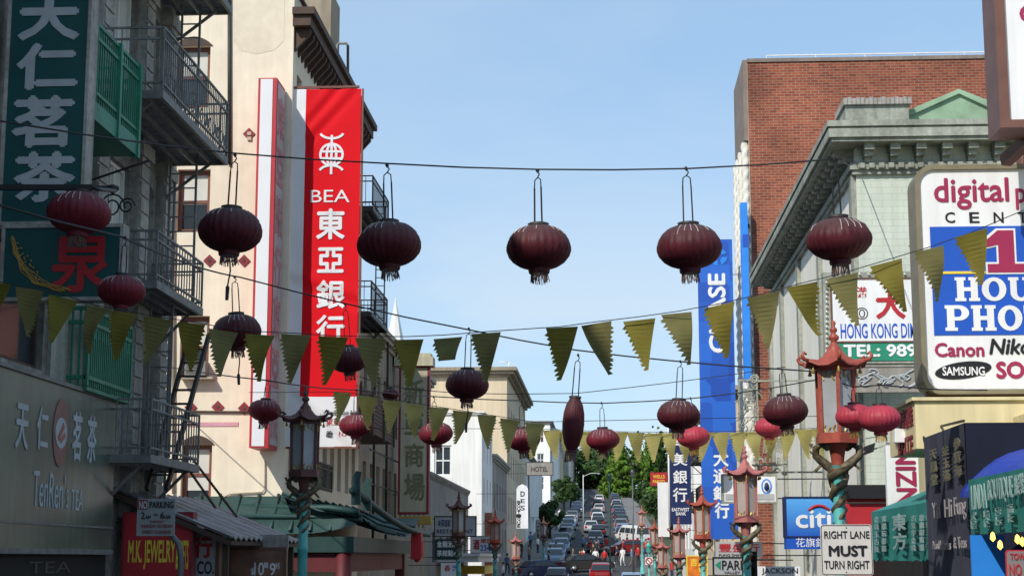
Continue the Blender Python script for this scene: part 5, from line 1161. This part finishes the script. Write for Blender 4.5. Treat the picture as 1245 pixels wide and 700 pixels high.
lantern('dark maroon lantern touching the top of the tall blue banner', 'dark', 838, 300, 24, 77, 205)
lantern('maroon lantern before the pale green wall, rightmost of the front row', 'mar2', 1020, 291, 24, 77, 193)
lantern('crimson lantern beside the phoenix sign corner', 'crim', 148, 354, 21, 57, 288)
lantern('maroon lantern half hidden by a pennant before the cream wall', 'dark', 288, 402, 33, 58, 337, cord=True)
lantern('maroon lantern against the foot of the red banner', 'dark', 424, 437, 34, 45, 370)
lantern('maroon lantern above the white house, near the pale tan block', 'dark', 568, 467, 33, 51, 399, cord=True)
lantern('long narrow maroon lantern hanging in the middle of the street', 'long', 697, 515, 33, 27, 425)
lantern('dark maroon lantern just above the navy bank banner', 'dark', 825, 504, 33, 50, 439)
lantern('dark maroon lantern left of the nearest red pagoda lamp', 'dark', 955, 499, 33, 52, 449)
lantern('small crimson lantern before the foot of the slim box sign', 'crim', 322, 499, 36, 39, 462)
lantern('small crimson lantern before the white foot of the red banner', 'crim', 433, 517, 43, 40, 474)
lantern('small crimson lantern right of the arcade sign', 'crim', 530, 527, 43, 40, 482)
lantern('small crimson lantern above the grey hanging board sign', 'crim', 636, 534, 43, 40, 487)
lantern('small crimson lantern above the cypress trees', 'crim', 733, 534, 43, 39, 490)
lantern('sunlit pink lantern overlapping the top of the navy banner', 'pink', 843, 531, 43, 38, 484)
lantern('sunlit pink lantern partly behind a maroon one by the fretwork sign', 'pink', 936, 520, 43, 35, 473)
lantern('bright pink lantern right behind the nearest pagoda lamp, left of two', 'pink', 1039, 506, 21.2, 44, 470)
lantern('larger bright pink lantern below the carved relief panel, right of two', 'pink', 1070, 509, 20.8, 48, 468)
lantern('tiny dark lantern left of the arcade sign', 'mar2', 475, 479, 56, 20, 472)
wire('short wire carrying the two bright pink lanterns', [P(1025, 466, 22), P(1039, 470, 21.2), P(1070, 468, 20.8), P(1200, 474, 24)], .01)
for o in cords:
    k_ = MB().tube([(.02, 0, -.5), (.03, .02, -.7), (.0, .02, -.95)], .012, 5).lathe([(.012, -.95), (.03, -.98), (.025, -1.2)], (0, .02, 0), 6).build('cord', m['wire']); k_.parent = o
# bar that carries the front left lantern
t = thing('iron_bar', 'black iron bar projecting in front of the teal tea sign', 'bar', tuple(P(0, 228, 21))); MB().bar(P(-30, 228, 20.9), P(113, 228, 21), .07).tube([P(113, 228, 21), P(120, 230, 21.2), P(140, 232, 22)], .03, 6).build('bar', m['black'], t)
c = P(137, 229, 23); MB().lathe([(.01, .06), (.09, .03), (.1, -.01), (.02, -.08)], c, 12).bar((c.x, 23, c.z+.02), (FL, 23, c.z+.05), .03).build('reflector_lamp', m['iron'], t)

# ------------------------------------------------------------------ pennants
def pennant_mesh(mat, seed, wd=.39, ht=.63, stub=False):
    rr = random.Random(seed); b = MB(); n = 12; left = []; right = []
    for k in range(n+1):
        f = k/n; x = wd/2*(1-f*.97); z = -ht*f
        right.append((x, z)); 
        if k < n and k > 0: right.append((x+.045+rr.uniform(-.012, .012), z-ht/n*.55+rr.uniform(-.01, .01)))
    pts = [(0-wd/2, 0)]+right if False else None
    edge = lambda s: [p for k in range(n) for p in ((s*wd/2*(1-k/n*.97), -ht*k/n), (s*(wd/2*(1-(k+.6)/n*.97)+rr.uniform(.018, .05)), -ht*(k+.7)/n))]
    tooth_r = rr.random() < .75; tooth_l = rr.random() < .6
    er = edge(1) if tooth_r else [(wd/2*(1-k/n*.97), -ht*k/n) for k in range(n)]
    el_ = edge(-1) if tooth_l else [(-wd/2*(1-k/n*.97), -ht*k/n) for k in range(n)]
    tip = [(rr.uniform(-.03, .03), -ht)]
    # rows of cloth between matching heights, with teeth as small triangles; slightly curled
    curl = rr.uniform(-1.6, 1.6); sway = rr.uniform(-.09, .09); ph = rr.uniform(0, 6)
    def q(x, z, d=0): f = -z/ht; return Vector((x+sway*f*f, curl*x*x*2+.05*math.sin(f*4+ph)+.03*math.sin(x*16+f*3+ph)+d, z))
    last = n if not stub else 6
    for d, fl in ((0, 0), (.004, 1)):
        for k in range(last):
            f0, f1 = k/n, (k+1)/n; w0, w1 = wd/2*(1-f0*.97), wd/2*(1-f1*.97)
            b.quad(q(-w0, -ht*f0, d), q(w0, -ht*f0, d), q(w1, -ht*f1, d), q(-w1, -ht*f1, d))
            for s, on in ((1, tooth_r), (-1, tooth_l)):
                if on and k: b.add([q(s*(w0-.003), -ht*f0, d), q(s*(w1-.003), -ht*f1, d), q(s*((w0+w1)/2+rr.uniform(.024, .052)), -ht*(f0+f1)/2-rr.uniform(-.005, .03), d)], [(0, 1, 2)])
    o = b.build('pennant', mat); return o
pp = {}
def pennant(label, kind, var, px, py, Y, wpx, tilt, group, stub=False):
    k = (kind, var, stub)
    if k not in pp: o = pennant_mesh(m[kind], var+3, stub=stub); pp[k] = o
    else: o = pp[k].copy(); col.objects.link(o)
    s = wpx/2000*Y/.39; o.location = P(px, py, Y); o.scale = (s, 1, s); o.rotation_euler = (R(random.uniform(-5, 5)), tilt, R(random.uniform(-22, 22)))
    tag(o, label, 'pennant', group); return o
near = [(2, 345), (36, 351), (76, 360), (113, 372), (152, 380), (193, 387), (233, 393), (273, 400), (315, 405), (360, 407), (405, 410), (450, 411), (496, 411), (542, 409), (591, 405), (682, 399), (725, 393), (777, 387), (826, 380), (875, 371), (927, 359), (975, 346), (1025, 334), (1078, 318), (1128, 303), (1180, 285)]
YP = 20
o = MB().tube([P(-25, 341, YP)]+[P(a, c-2, YP) for a, c in near]+[P(1300, 232, YP)], .006, 5).build('pennant_string', m['wire']); tag(o, 'thin string carrying the near row of olive pennants', 'string')
ords = 'first second third fourth fifth sixth seventh eighth ninth tenth eleventh twelfth thirteenth fourteenth fifteenth sixteenth seventeenth eighteenth nineteenth twentieth'.split()+['twenty-first', 'twenty-second', 'twenty-third', 'twenty-fourth', 'twenty-fifth', 'twenty-sixth', 'twenty-seventh', 'twenty-eighth']
for k, (px, py) in enumerate(near):
    kind = 'pen1' if k % 2 == (0 if k < 14 else 1) else 'pen2'
    nxt = near[min(k+1, len(near)-1)]; prv = near[max(k-1, 0)]; tl = math.atan2(nxt[1]-prv[1], nxt[0]-prv[0])
    st_ = (k == 13)
    pennant('%s pennant on the near string, %s from the left' % ('torn sage' if st_ else 'dull olive' if kind == 'pen1' else 'greyish sage', ords[k]), kind, k % 5, px, py, YP, 38+(2 if k > 14 else -1), tl*.8, 'pennants on the near string', st_)
far = [(418+i*29, 477+i*4.6) for i in range(9)]
far2 = [(650+i*20.5, 522+4*math.sin(i*.2)) for i in range(18)]
for nm, lst, Y, wp, wd_ in (('middle', far, 38, 25, 'middle'), ('far', far2, 46, 22, 'far')):
    o = MB().tube([(FL, Y+1, P(lst[0][0], lst[0][1]-6, Y).z)]+[P(a, c-1, Y) for a, c in lst]+[(FR, Y+1, P(lst[-1][0], lst[-1][1]-12, Y).z)], .008, 5).build('pennant_string', m['wire']); tag(o, 'thin string carrying the %s row of yellow pennants' % wd_, 'string')
    for k, (px, py) in enumerate(lst): pennant('yellow pennant on the %s string, %s from the left' % (wd_, ords[k]), 'pen3', k % 5, px, py, Y, wp, R(6) if nm == 'middle' else 0, 'pennants on the %s string' % wd_)

# ------------------------------------------------------------------ poles up the street
def tall_pole(label, px, py, Y, mat, armlen=0, head=True):
    c = P(px, py, Y); t = thing('street_pole', label, 'pole', (c.x, Y, gz(Y)+.1)); b = MB(); b.tube([(c.x, Y, gz(Y)+.1), (c.x, Y, c.z)], [.08, .05], 8)
    if armlen: b.tube([(c.x, Y, c.z-.2), (c.x+armlen*.5, Y, c.z+.25), (c.x+armlen, Y, c.z+.2)], .035, 6)
    b.build('pole', mat, t)
    if armlen: MB().lathe([(.05, .06), (.2, 0), (.16, -.06)], (c.x+armlen, Y, c.z+.17), 10).build('lamp_head', m['signgrey'], t)
    else: MB().lathe([(.1, 0), (.17, .1), (.15, .35), (.22, .4), (.03, .6)], (c.x, Y, c.z), 8).build('lamp_head', mat, t)
tall_pole('dark teal lamp post in the middle of the hill street', 741, 585, 120, m['tealdark'])
tall_pole('tall dark grey post right of the middle lamp post', 769, 580, 128, m['pole'])
tall_pole('pale arched cobra lamp on the left of the hill', 709, 577, 230, m['whiteframe'], 2.2)
tall_pole('turquoise post at the right kerb', 789, 672, 92, m['tealpole'])
t = thing('no_turn_sign', 'small square no turn sign on the turquoise post', 'sign', tuple(P(789, 682, 91.8))); x0, x1, z0, z1 = rectY(784.5, 677, 793.5, 686, 91.8); MB().box(x0, x1, 91.75, 91.8, z0, z1).build('panel', sw, t); c = P(789, 681.5, 91.74); MB().tube([c+Vector((.16*math.cos(a), 0, .16*math.sin(a))) for a in [i*math.pi/8 for i in range(17)]], .03, 4).bar(c+Vector((-.11, 0, .11)), c+Vector((.11, 0, -.11)), .04).build('ring', m['signred'], t)

# ------------------------------------------------------------------ cars
def car_proto(k, van=False):
    t = thing('parked_car', 'x', 'car', (0, 0, 0)); mt = m['car%d' % k]
    L2, W = 2.25, .88
    if not van:
        low = [(-2.25, .35), (-2.28, .6), (-2.2, .86), (-1.55, .93), (1.0, .95), (1.95, .84), (2.22, .66), (2.25, .38), (1.9, .22), (-1.9, .22)]; cab = [(-1.75, .93), (-1.2, 1.4), (-.9, 1.45), (.15, 1.45), (.4, 1.4), (1.2, .94)]
    else:
        low = [(-2.5, .4), (-2.52, .9), (-2.5, 1.15), (1.3, 1.15), (2.2, 1.0), (2.45, .75), (2.45, .4), (2.1, .25), (-2.1, .25)]; cab = [(-2.48, 1.15), (-2.4, 1.95), (-2.2, 2.05), (.8, 2.05), (1.05, 1.95), (1.75, 1.12)]
    bm = bmesh.new(); vs = [bm.verts.new((-W, y, z)) for y, z in low]; f = bm.faces.new(vs); r = bmesh.ops.extrude_face_region(bm, geom=[f]); bmesh.ops.translate(bm, verts=[e for e in r['geom'] if isinstance(e, bmesh.types.BMVert)], vec=(2*W, 0, 0))
    vs = []; inset = lambda z: W-.04-(z-(.93 if not van else 1.12))*(.36 if not van else .14)
    va = [bm.verts.new((-inset(z), y, z)) for y, z in cab]; vb = [bm.verts.new((inset(z), y, z)) for y, z in cab]; n = len(cab)
    bm.faces.new(va); bm.faces.new(vb[::-1])
    for i in range(n): bm.faces.new((va[i], va[(i+1) % n], vb[(i+1) % n], vb[i]))
    bmesh.ops.recalc_face_normals(bm, faces=bm.faces); bmesh.ops.bevel(bm, geom=bm.edges[:], offset=.05, segments=2, affect='EDGES', clamp_overlap=True)
    me = bpy.data.meshes.new('body'); bm.to_mesh(me); bm.free(); me.materials.append(mt)
    for p in me.polygons: p.use_smooth = False
    o = bpy.data.objects.new('body', me); col.objects.link(o); o.parent = t; org[o] = Vector((0, 0, 0))
    b = MB(); e = .012
    def pane(p, q, s0, s1, inx):
        (y0, z0), (y1, z1) = p, q; nrm = Vector((0, (z1-z0), -(y1-y0))).normalized()*(-1 if (z1-z0)*(y0) < 0 else 1)
        nn = Vector((0, z1-z0, -(y1-y0))).normalized(); nn = nn if nn.y*(y0+y1) > 0 else -nn
        P0, P1 = Vector((0, y0, z0)), Vector((0, y1, z1)); a, c = P0.lerp(P1, .1)+nn*e, P0.lerp(P1, .92)+nn*e
        wa, wc = inset(a.z)-inx, inset(c.z)-inx; b.add([(-wa, a.y, a.z), (wa, a.y, a.z), (wc, c.y, c.z), (-wc, c.y, c.z)], [(0, 1, 2, 3)])
    pane(cab[-1], cab[-2], 0, 1, .07); pane(cab[0], cab[1], 0, 1, .07)
    for s in (-1, 1):
        z0, z1 = (1.0, 1.36) if not van else (1.25, 1.8)
        for y0, y1, y2, y3 in (((-1.35, -.45, -.45, -1.05), (-.38, .85, .3, -.38)) if not van else ((-2.2, -1.2, -1.2, -2.2), (-1.1, .0, .0, -1.1), (.1, 1.35, .95, .1))):
            b.add([(s*(inset(z0)+e), y0, z0), (s*(inset(z0)+e), y1, z0), (s*(inset(z1)+e), y2, z1), (s*(inset(z1)+e), y3, z1)], [(0, 1, 2, 3)])
    b.build('window_glass', m['carglass'], t)
    for y in (-1.4, 1.4):
        for s in (-1, 1):
            w_ = MB().tube([(s*(W-.2), y, .32), (s*(W+.02), y, .32)], .32, 16).build('wheel', m['tyre'], t); MB().tube([(s*(W+.005), y, .32), (s*(W+.03), y, .32)], .19, 12).build('rim', m['chrome'], w_)
    for s in (-1, 1):
        MB().box(s*.62-.17, s*.62+.17, low[-3][0]-.06, low[-3][0]+.02, .58, .74).build('headlight', m['lampw'], t); MB().box(s*.66-.14, s*.66+.14, -L2-(.29 if van else .06), -L2+.06, .62, .85).build('tail_light', m['lampr'], t)
    MB().box(-.9, .9, low[-3][0]-.02, low[-3][0]+.06, .3, .48).box(-.9, .9, -L2-(.3 if van else .06), -L2+.05, .3, .48).build('bumper', m['car4'], t)
    return t
cp = {k: car_proto(k) for k in range(7)}; vp = car_proto(1, True); usedc = set()
def put_car(label, k, x, y, rz, van=False, cat='car'):
    o = vp if van else cp[k]
    if (k, van) in usedc: o = dup(o)
    usedc.add((k, van)); o.location = (x, y, gz(y)+.006); o.rotation_euler = (math.atan2(gz(y+2)-gz(y-2), 4)*math.cos(rz), 0, rz); o['label'] = label; o['category'] = cat; o['group'] = 'cars on the hill street'; return o
names = [c[0] for c in cars_c]
lk = [0, 0, 0, 3, 4, 3, 0, 6, 4, 3, 2, 6, 4, 3]
for i, k in enumerate(lk): put_car('%s car parked on the left kerb, %s up the hill' % (names[k], ords[i]), k, KL+1.05+random.uniform(-.12, .15), 150+i*7.2+[0, 0, 2, 5, 11, 12, 18, 22, 30, 34, 45, 50, 62, 70][i]+random.uniform(-.5, .5), math.pi+R(random.uniform(-4, 4)))
rk = [2, 0, 4, 3, 3, 2, 4, 3, 6, 3, 2, 4]
for i, k in enumerate(rk): put_car('%s car parked on the right kerb, %s up the hill' % (names[k], ords[i]), k, KR-1.05+random.uniform(-.15, .1), 190+i*8+[0, 0, 6, 10, 14, 18, 24, 28, 34, 40, 46, 52][i]+random.uniform(-.4, .4), R(random.uniform(-4, 4)))
for i, (k, y, x, d) in enumerate([(3, 168, -.9, 0), (4, 182, -1.0, 0), (3, 196, -.7, 0), (6, 206, -1.6, 0), (3, 219, -.8, 0), (1, 232, -.9, 0), (4, 247, -1.2, 0), (6, 268, -.8, 0), (3, 292, -1.1, 0), (1, 318, -.9, 0)]):
    put_car('%s car driving uphill in the middle lane, %s in line' % (names[k], ords[i]), k, x, y, d)
for label, k, x, y, rz in (('black car in the left foreground of the crossing', 3, -3.6, 126, 0), ('dark blue car crossing at the foot of the hill', 2, -5.0, 134, R(-62)), ('dark red car turning beside the white van', 5, 2.2, 163, R(112)), ('dark red car with its tail lights towards the viewer', 5, -.3, 131, 0), ('grey car at the kerb by the left crossing', 4, -3.2, 113, 0), ('silver blue car waiting at the right of the crossing', 0, 1.9, 121, 0), ('black car passing behind the walkers', 3, -1.5, 141, R(-70))):
    put_car(label, k, x, y, rz)
put_car('white van turning near the right kerb', 1, 2.9, 180, R(28), True, 'van')

# ------------------------------------------------------------------ people
def person_mesh(pose, shirt, trousers):
    if pose == 0:
        J = [((0, 0, .95), .13), ((0, 0, 1.15), .14), ((0, 0, 1.36), .155), ((0, 0, 1.47), .06), ((0, 0, 1.55), .07), ((0, .01, 1.66), .1), ((0, 0, 1.74), .07),
             ((.19, 0, 1.38), .06), ((.25, -.02, 1.12), .045), ((.26, .1, .9), .035), ((-.19, 0, 1.38), .06), ((-.25, .04, 1.12), .045), ((-.26, .16, .93), .035),
             ((.1, 0, .88), .09), ((.11, .16, .5), .065), ((.11, .1, .09), .045), ((.11, .24, .05), .04), ((-.1, 0, .88), .09), ((-.11, .02, .48), .065), ((-.11, -.22, .14), .045), ((-.11, -.12, .04), .04)]
    else:
        J = [((0, 0, .95), .13), ((0, 0, 1.15), .14), ((0, 0, 1.36), .155), ((0, 0, 1.47), .06), ((0, 0, 1.55), .07), ((0, .02, 1.66), .1), ((0, 0, 1.74), .07),
             ((.19, 0, 1.38), .06), ((.26, .0, 1.12), .045), ((.2, .2, 1.05), .035), ((-.19, 0, 1.38), .06), ((-.26, 0, 1.12), .045), ((-.25, .05, .88), .035),
             ((.1, 0, .88), .09), ((.12, .02, .48), .065), ((.13, 0, .08), .045), ((.13, .14, .04), .04), ((-.1, 0, .88), .09), ((-.12, .0, .48), .065), ((-.13, -.03, .08), .045), ((-.13, .11, .04), .04)]
    E_ = [(0, 1), (1, 2), (2, 3), (3, 4), (4, 5), (5, 6), (2, 7), (7, 8), (8, 9), (2, 10), (10, 11), (11, 12), (0, 13), (13, 14), (14, 15), (15, 16), (0, 17), (17, 18), (18, 19), (19, 20)]
    me = bpy.data.meshes.new('p'); me.from_pydata([j[0] for j in J], E_, []); o = bpy.data.objects.new('p', me); col.objects.link(o)
    md = o.modifiers.new('s', 'SKIN'); sv = me.skin_vertices[0].data
    for i, j in enumerate(J): sv[i].radius = (j[1], j[1]); sv[i].use_root = (i == 0)
    o.modifiers.new('b', 'SUBSURF').levels = 1
    dg = bpy.context.evaluated_depsgraph_get(); me2 = bpy.data.meshes.new_from_object(o.evaluated_get(dg), depsgraph=dg); bpy.data.objects.remove(o)
    for mm in (m['skin'], shirt, trousers, m['black']): me2.materials.append(mm)
    for p in me2.polygons:
        z, ax = p.center.z, abs(p.center.x); p.material_index = 0 if z > 1.46 or (ax > .2 and z < 1.14) else 1 if z > .93 else 3 if z < .1 else 2; p.use_smooth = True
    return me2
def person(label, x, y, rz, pose, s, tr, hgt=1):
    o = bpy.data.objects.new('person', person_mesh(pose, m['cloth%d' % s], m['cloth%d' % tr])); col.objects.link(o); o.location = (x, y, gz(y)+(.01 if KL < x < KR else .14)); o.rotation_euler = (0, 0, rz); o.scale = (hgt,)*3
    tag(o, label, 'person', 'people crossing the street'); h = MB().lathe([(.06, 1.6), (.108, 1.66), (.1, 1.74), (.05, 1.785), (.0, 1.79)], (0, -.015, 0), 10).build('hair', m['hair'], o)
    MB().box(-.02, .02, .1, .125, 1.62, 1.66).build('nose', m['skin'], o)
xa = lambda px, y: P(px, 680, y).x
person('person in white shirt and pale trousers crossing the street', xa(757, 147), 147, R(150), 0, 0, 0)
person('person in red shirt walking beside the red tail lights', xa(735, 144), 144, R(20), 0, 1, 2)
person('person in dark blue top crossing behind the white shirted one', xa(750, 149), 149, R(100), 0, 2, 3)
person('person in black standing at the left of the crossing', xa(705, 143), 143, R(-60), 1, 3, 2)
person('person in blue top walking away at the right of the crossing', xa(768, 146), 146, R(-80), 0, 4, 5)
person('person in red shirt at the right end of the crossing', xa(776, 148), 148, R(40), 1, 1, 3)
person('person in white shirt standing near the left of the crossing', xa(724, 145), 145, R(170), 1, 0, 2)
person('person in brown jacket on the left side of the crossing', xa(697, 146), 146, R(80), 0, 5, 3)
person('person in red shirt further up beside the white van', xa(738, 164), 164, R(10), 0, 1, 5)
person('person in red shirt crossing left of the dark red car', xa(719, 160), 160, R(90), 0, 1, 2)

for i in range(14):
    yy = 118+i*9+random.uniform(-2, 2); xx = random.uniform(-8.0, -6.0)
    person('person %s on the left pavement, %s from the crossing' % (['in dark clothes', 'in white shirt', 'in blue top', 'in brown jacket'][i % 4], ords[i]), xx, yy, random.uniform(0, 6.28), i % 2, [3, 0, 4, 5][i % 4], [2, 3, 2, 3][(i+1) % 4], random.uniform(.92, 1.05))
for i in range(12):
    yy = 142+i*2.6; person('person %s crossing in the crowd, %s from the viewer' % (['in dark clothes', 'in red shirt', 'in white shirt', 'in blue top', 'in black', 'in brown jacket'][i % 6], ords[i]), random.uniform(-5.2, 3), yy, random.uniform(0, 6.28), i % 2, [3, 1, 0, 4, 3, 5][i % 6], [2, 3, 2, 3, 3, 2][i % 6], random.uniform(.93, 1.04))
for i in range(9):
    person('person %s on the right pavement, %s from the crossing' % (['in dark clothes', 'in red shirt', 'in white shirt'][i % 3], ords[i]), random.uniform(3.7, 5.6), 120+i*9, random.uniform(0, 6.28), i % 2, [3, 1, 0][i % 3], 2)
# ------------------------------------------------------------------ trees
def tree(name, label, x, y, zb, h, r, mat, kind, n, leaf, seed, group=None):
    t = thing(name, label, 'tree', (x, y, zb), group); rr = random.Random(seed); b = MB(); th = h*(.25 if kind == 'cone' else .45)
    b.tube([(x, y, zb-.3), (x+.05*h*.2, y, zb+th), (x, y, zb+h*.8)], [r*.09+.08, r*.06+.05, .04], 7)
    for k in range(7):
        a = rr.uniform(0, 6.28); z0 = zb+h*rr.uniform(.2, .55); b.tube([(x, y, z0), (x+r*.45*math.cos(a), y+r*.45*math.sin(a), z0+h*.12), (x+r*.75*math.cos(a), y+r*.75*math.sin(a), z0+h*.22)], [.09, .06, .02], 5)
    b.build('trunk', m['bark'], t); b = MB(); clumps = []
    nc = 150 if kind == 'cone' else 34
    for k in range(nc):
        a = rr.uniform(0, 6.28)
        if kind == 'cone': f = rr.random()**.8; R_ = r*(1-f)**.85*rr.uniform(.35, 1.05)+.05; clumps.append((Vector((x+R_*math.cos(a), y+R_*math.sin(a), zb+h*(.06+.9*f))), r*rr.uniform(.1, .24)*(1.1-f*.75)))
        else:
            ph = math.acos(rr.uniform(-.7, 1)); q = rr.uniform(.45, 1); clumps.append((Vector((x+r*q*math.sin(ph)*math.cos(a), y+r*q*math.sin(ph)*math.sin(a), zb+h*.62+h*.36*q*math.cos(ph))), r*rr.uniform(.22, .42)))
    for k in range(n):
        c, cr = rr.choice(clumps); d = Vector((rr.gauss(0, 1), rr.gauss(0, 1), rr.gauss(0, 1))).normalized(); p = c+d*cr*rr.uniform(.6, 1.08)
        s = leaf*rr.uniform(.6, 1.3); u = Vector((rr.gauss(0, 1), rr.gauss(0, 1), rr.gauss(0, 1))).normalized(); u = (u-d*u.dot(d)*.6).normalized(); v = d.cross(u).normalized() if d.cross(u).length > .1 else Vector((0, 0, 1))
        b.add([p-u*s, p-v*s*.6, p+u*s, p+v*s*.6], [(0, 1, 2, 3)])
    b.build('crown', mat, t); return t
for i, (px, pt, Y, h, r, mt, lb) in enumerate([(755, 535, 345, 13.5, 4.4, 'leaf', 'bright green bushy cypress at the head of the street, leftmost'), (775, 525, 350, 16, 2.7, 'leaf', 'tall pointed cypress between two bushy ones'), (789, 524, 340, 15.5, 2.5, 'leaf', 'slender cypress left of the small red bank sign'), (804, 522, 352, 16, 2.8, 'leaf2', 'dark cypress partly behind the small red bank sign'), (744, 552, 362, 11, 3.6, 'leaf', 'low bright bush at the left foot of the cypresses')]):
    c = P(px, pt, Y); tree('cypress_tree', lb, c.x, Y, c.z-h, h, r, m[mt], 'cone', 5200, .42, 40+i, 'cypresses at the head of the street')
for i, (px, pt, Y, h, r, lb) in enumerate([(685, 575, 245, 6.5, 1.7, 'round green street tree on the left of the hill'), (806, 596, 235, 6, 3.2, 'green street tree beside the blank white board'), (816, 590, 190, 6.5, 3, 'bushy green tree partly behind the blank white board'), (788, 598, 290, 6, 3, 'green street tree just left of the blank white board'), (694, 586, 285, 6, 1.8, 'smaller street tree further up the left pavement'), (668, 606, 190, 5, 1.5, 'street tree below the tall white house')]):
    c = P(px, pt, Y); tree('street_tree', lb, c.x, Y, gz(Y), max(4, c.z-gz(Y)), r, m['leaf' if i == 1 else 'leaf2'], 'round', 2600, .25, 60+i, 'street trees')
for i, (px, pt, Y, h, r, lb) in enumerate([(716, 543, 430, 15, 6, 'dark tree on the hill behind the left houses'), (737, 536, 450, 17, 7.5, 'tall dark tree on the hill left of the cypresses'), (728, 556, 420, 12, 5, 'dark tree at the top of the road')]):
    c = P(px, pt, Y); tree('hill_tree', lb, c.x, Y, c.z-h, h, r, m['leaf2'], 'round', 3600, .5, 80+i, 'dark trees on the hill')
hb = MB(); rr = random.Random(77)
for k in range(9000):
    x = rr.uniform(-70, 90); y = rr.uniform(440, 520); zz = gz(y)-1+abs(rr.gauss(0, 1))*4+3*math.sin(x*.13)+3; s = rr.uniform(.4, .9); d = Vector((rr.gauss(0, 1), rr.gauss(0, 1), rr.gauss(0, 1))).normalized(); u = d.orthogonal().normalized(); v = d.cross(u); p = Vector((x, y, zz)); hb.add([p-u*s, p-v*s, p+u*s, p+v*s], [(0, 1, 2, 3)])
o = hb.build('far_wood', m['leaf2']); o['kind'] = 'stuff'
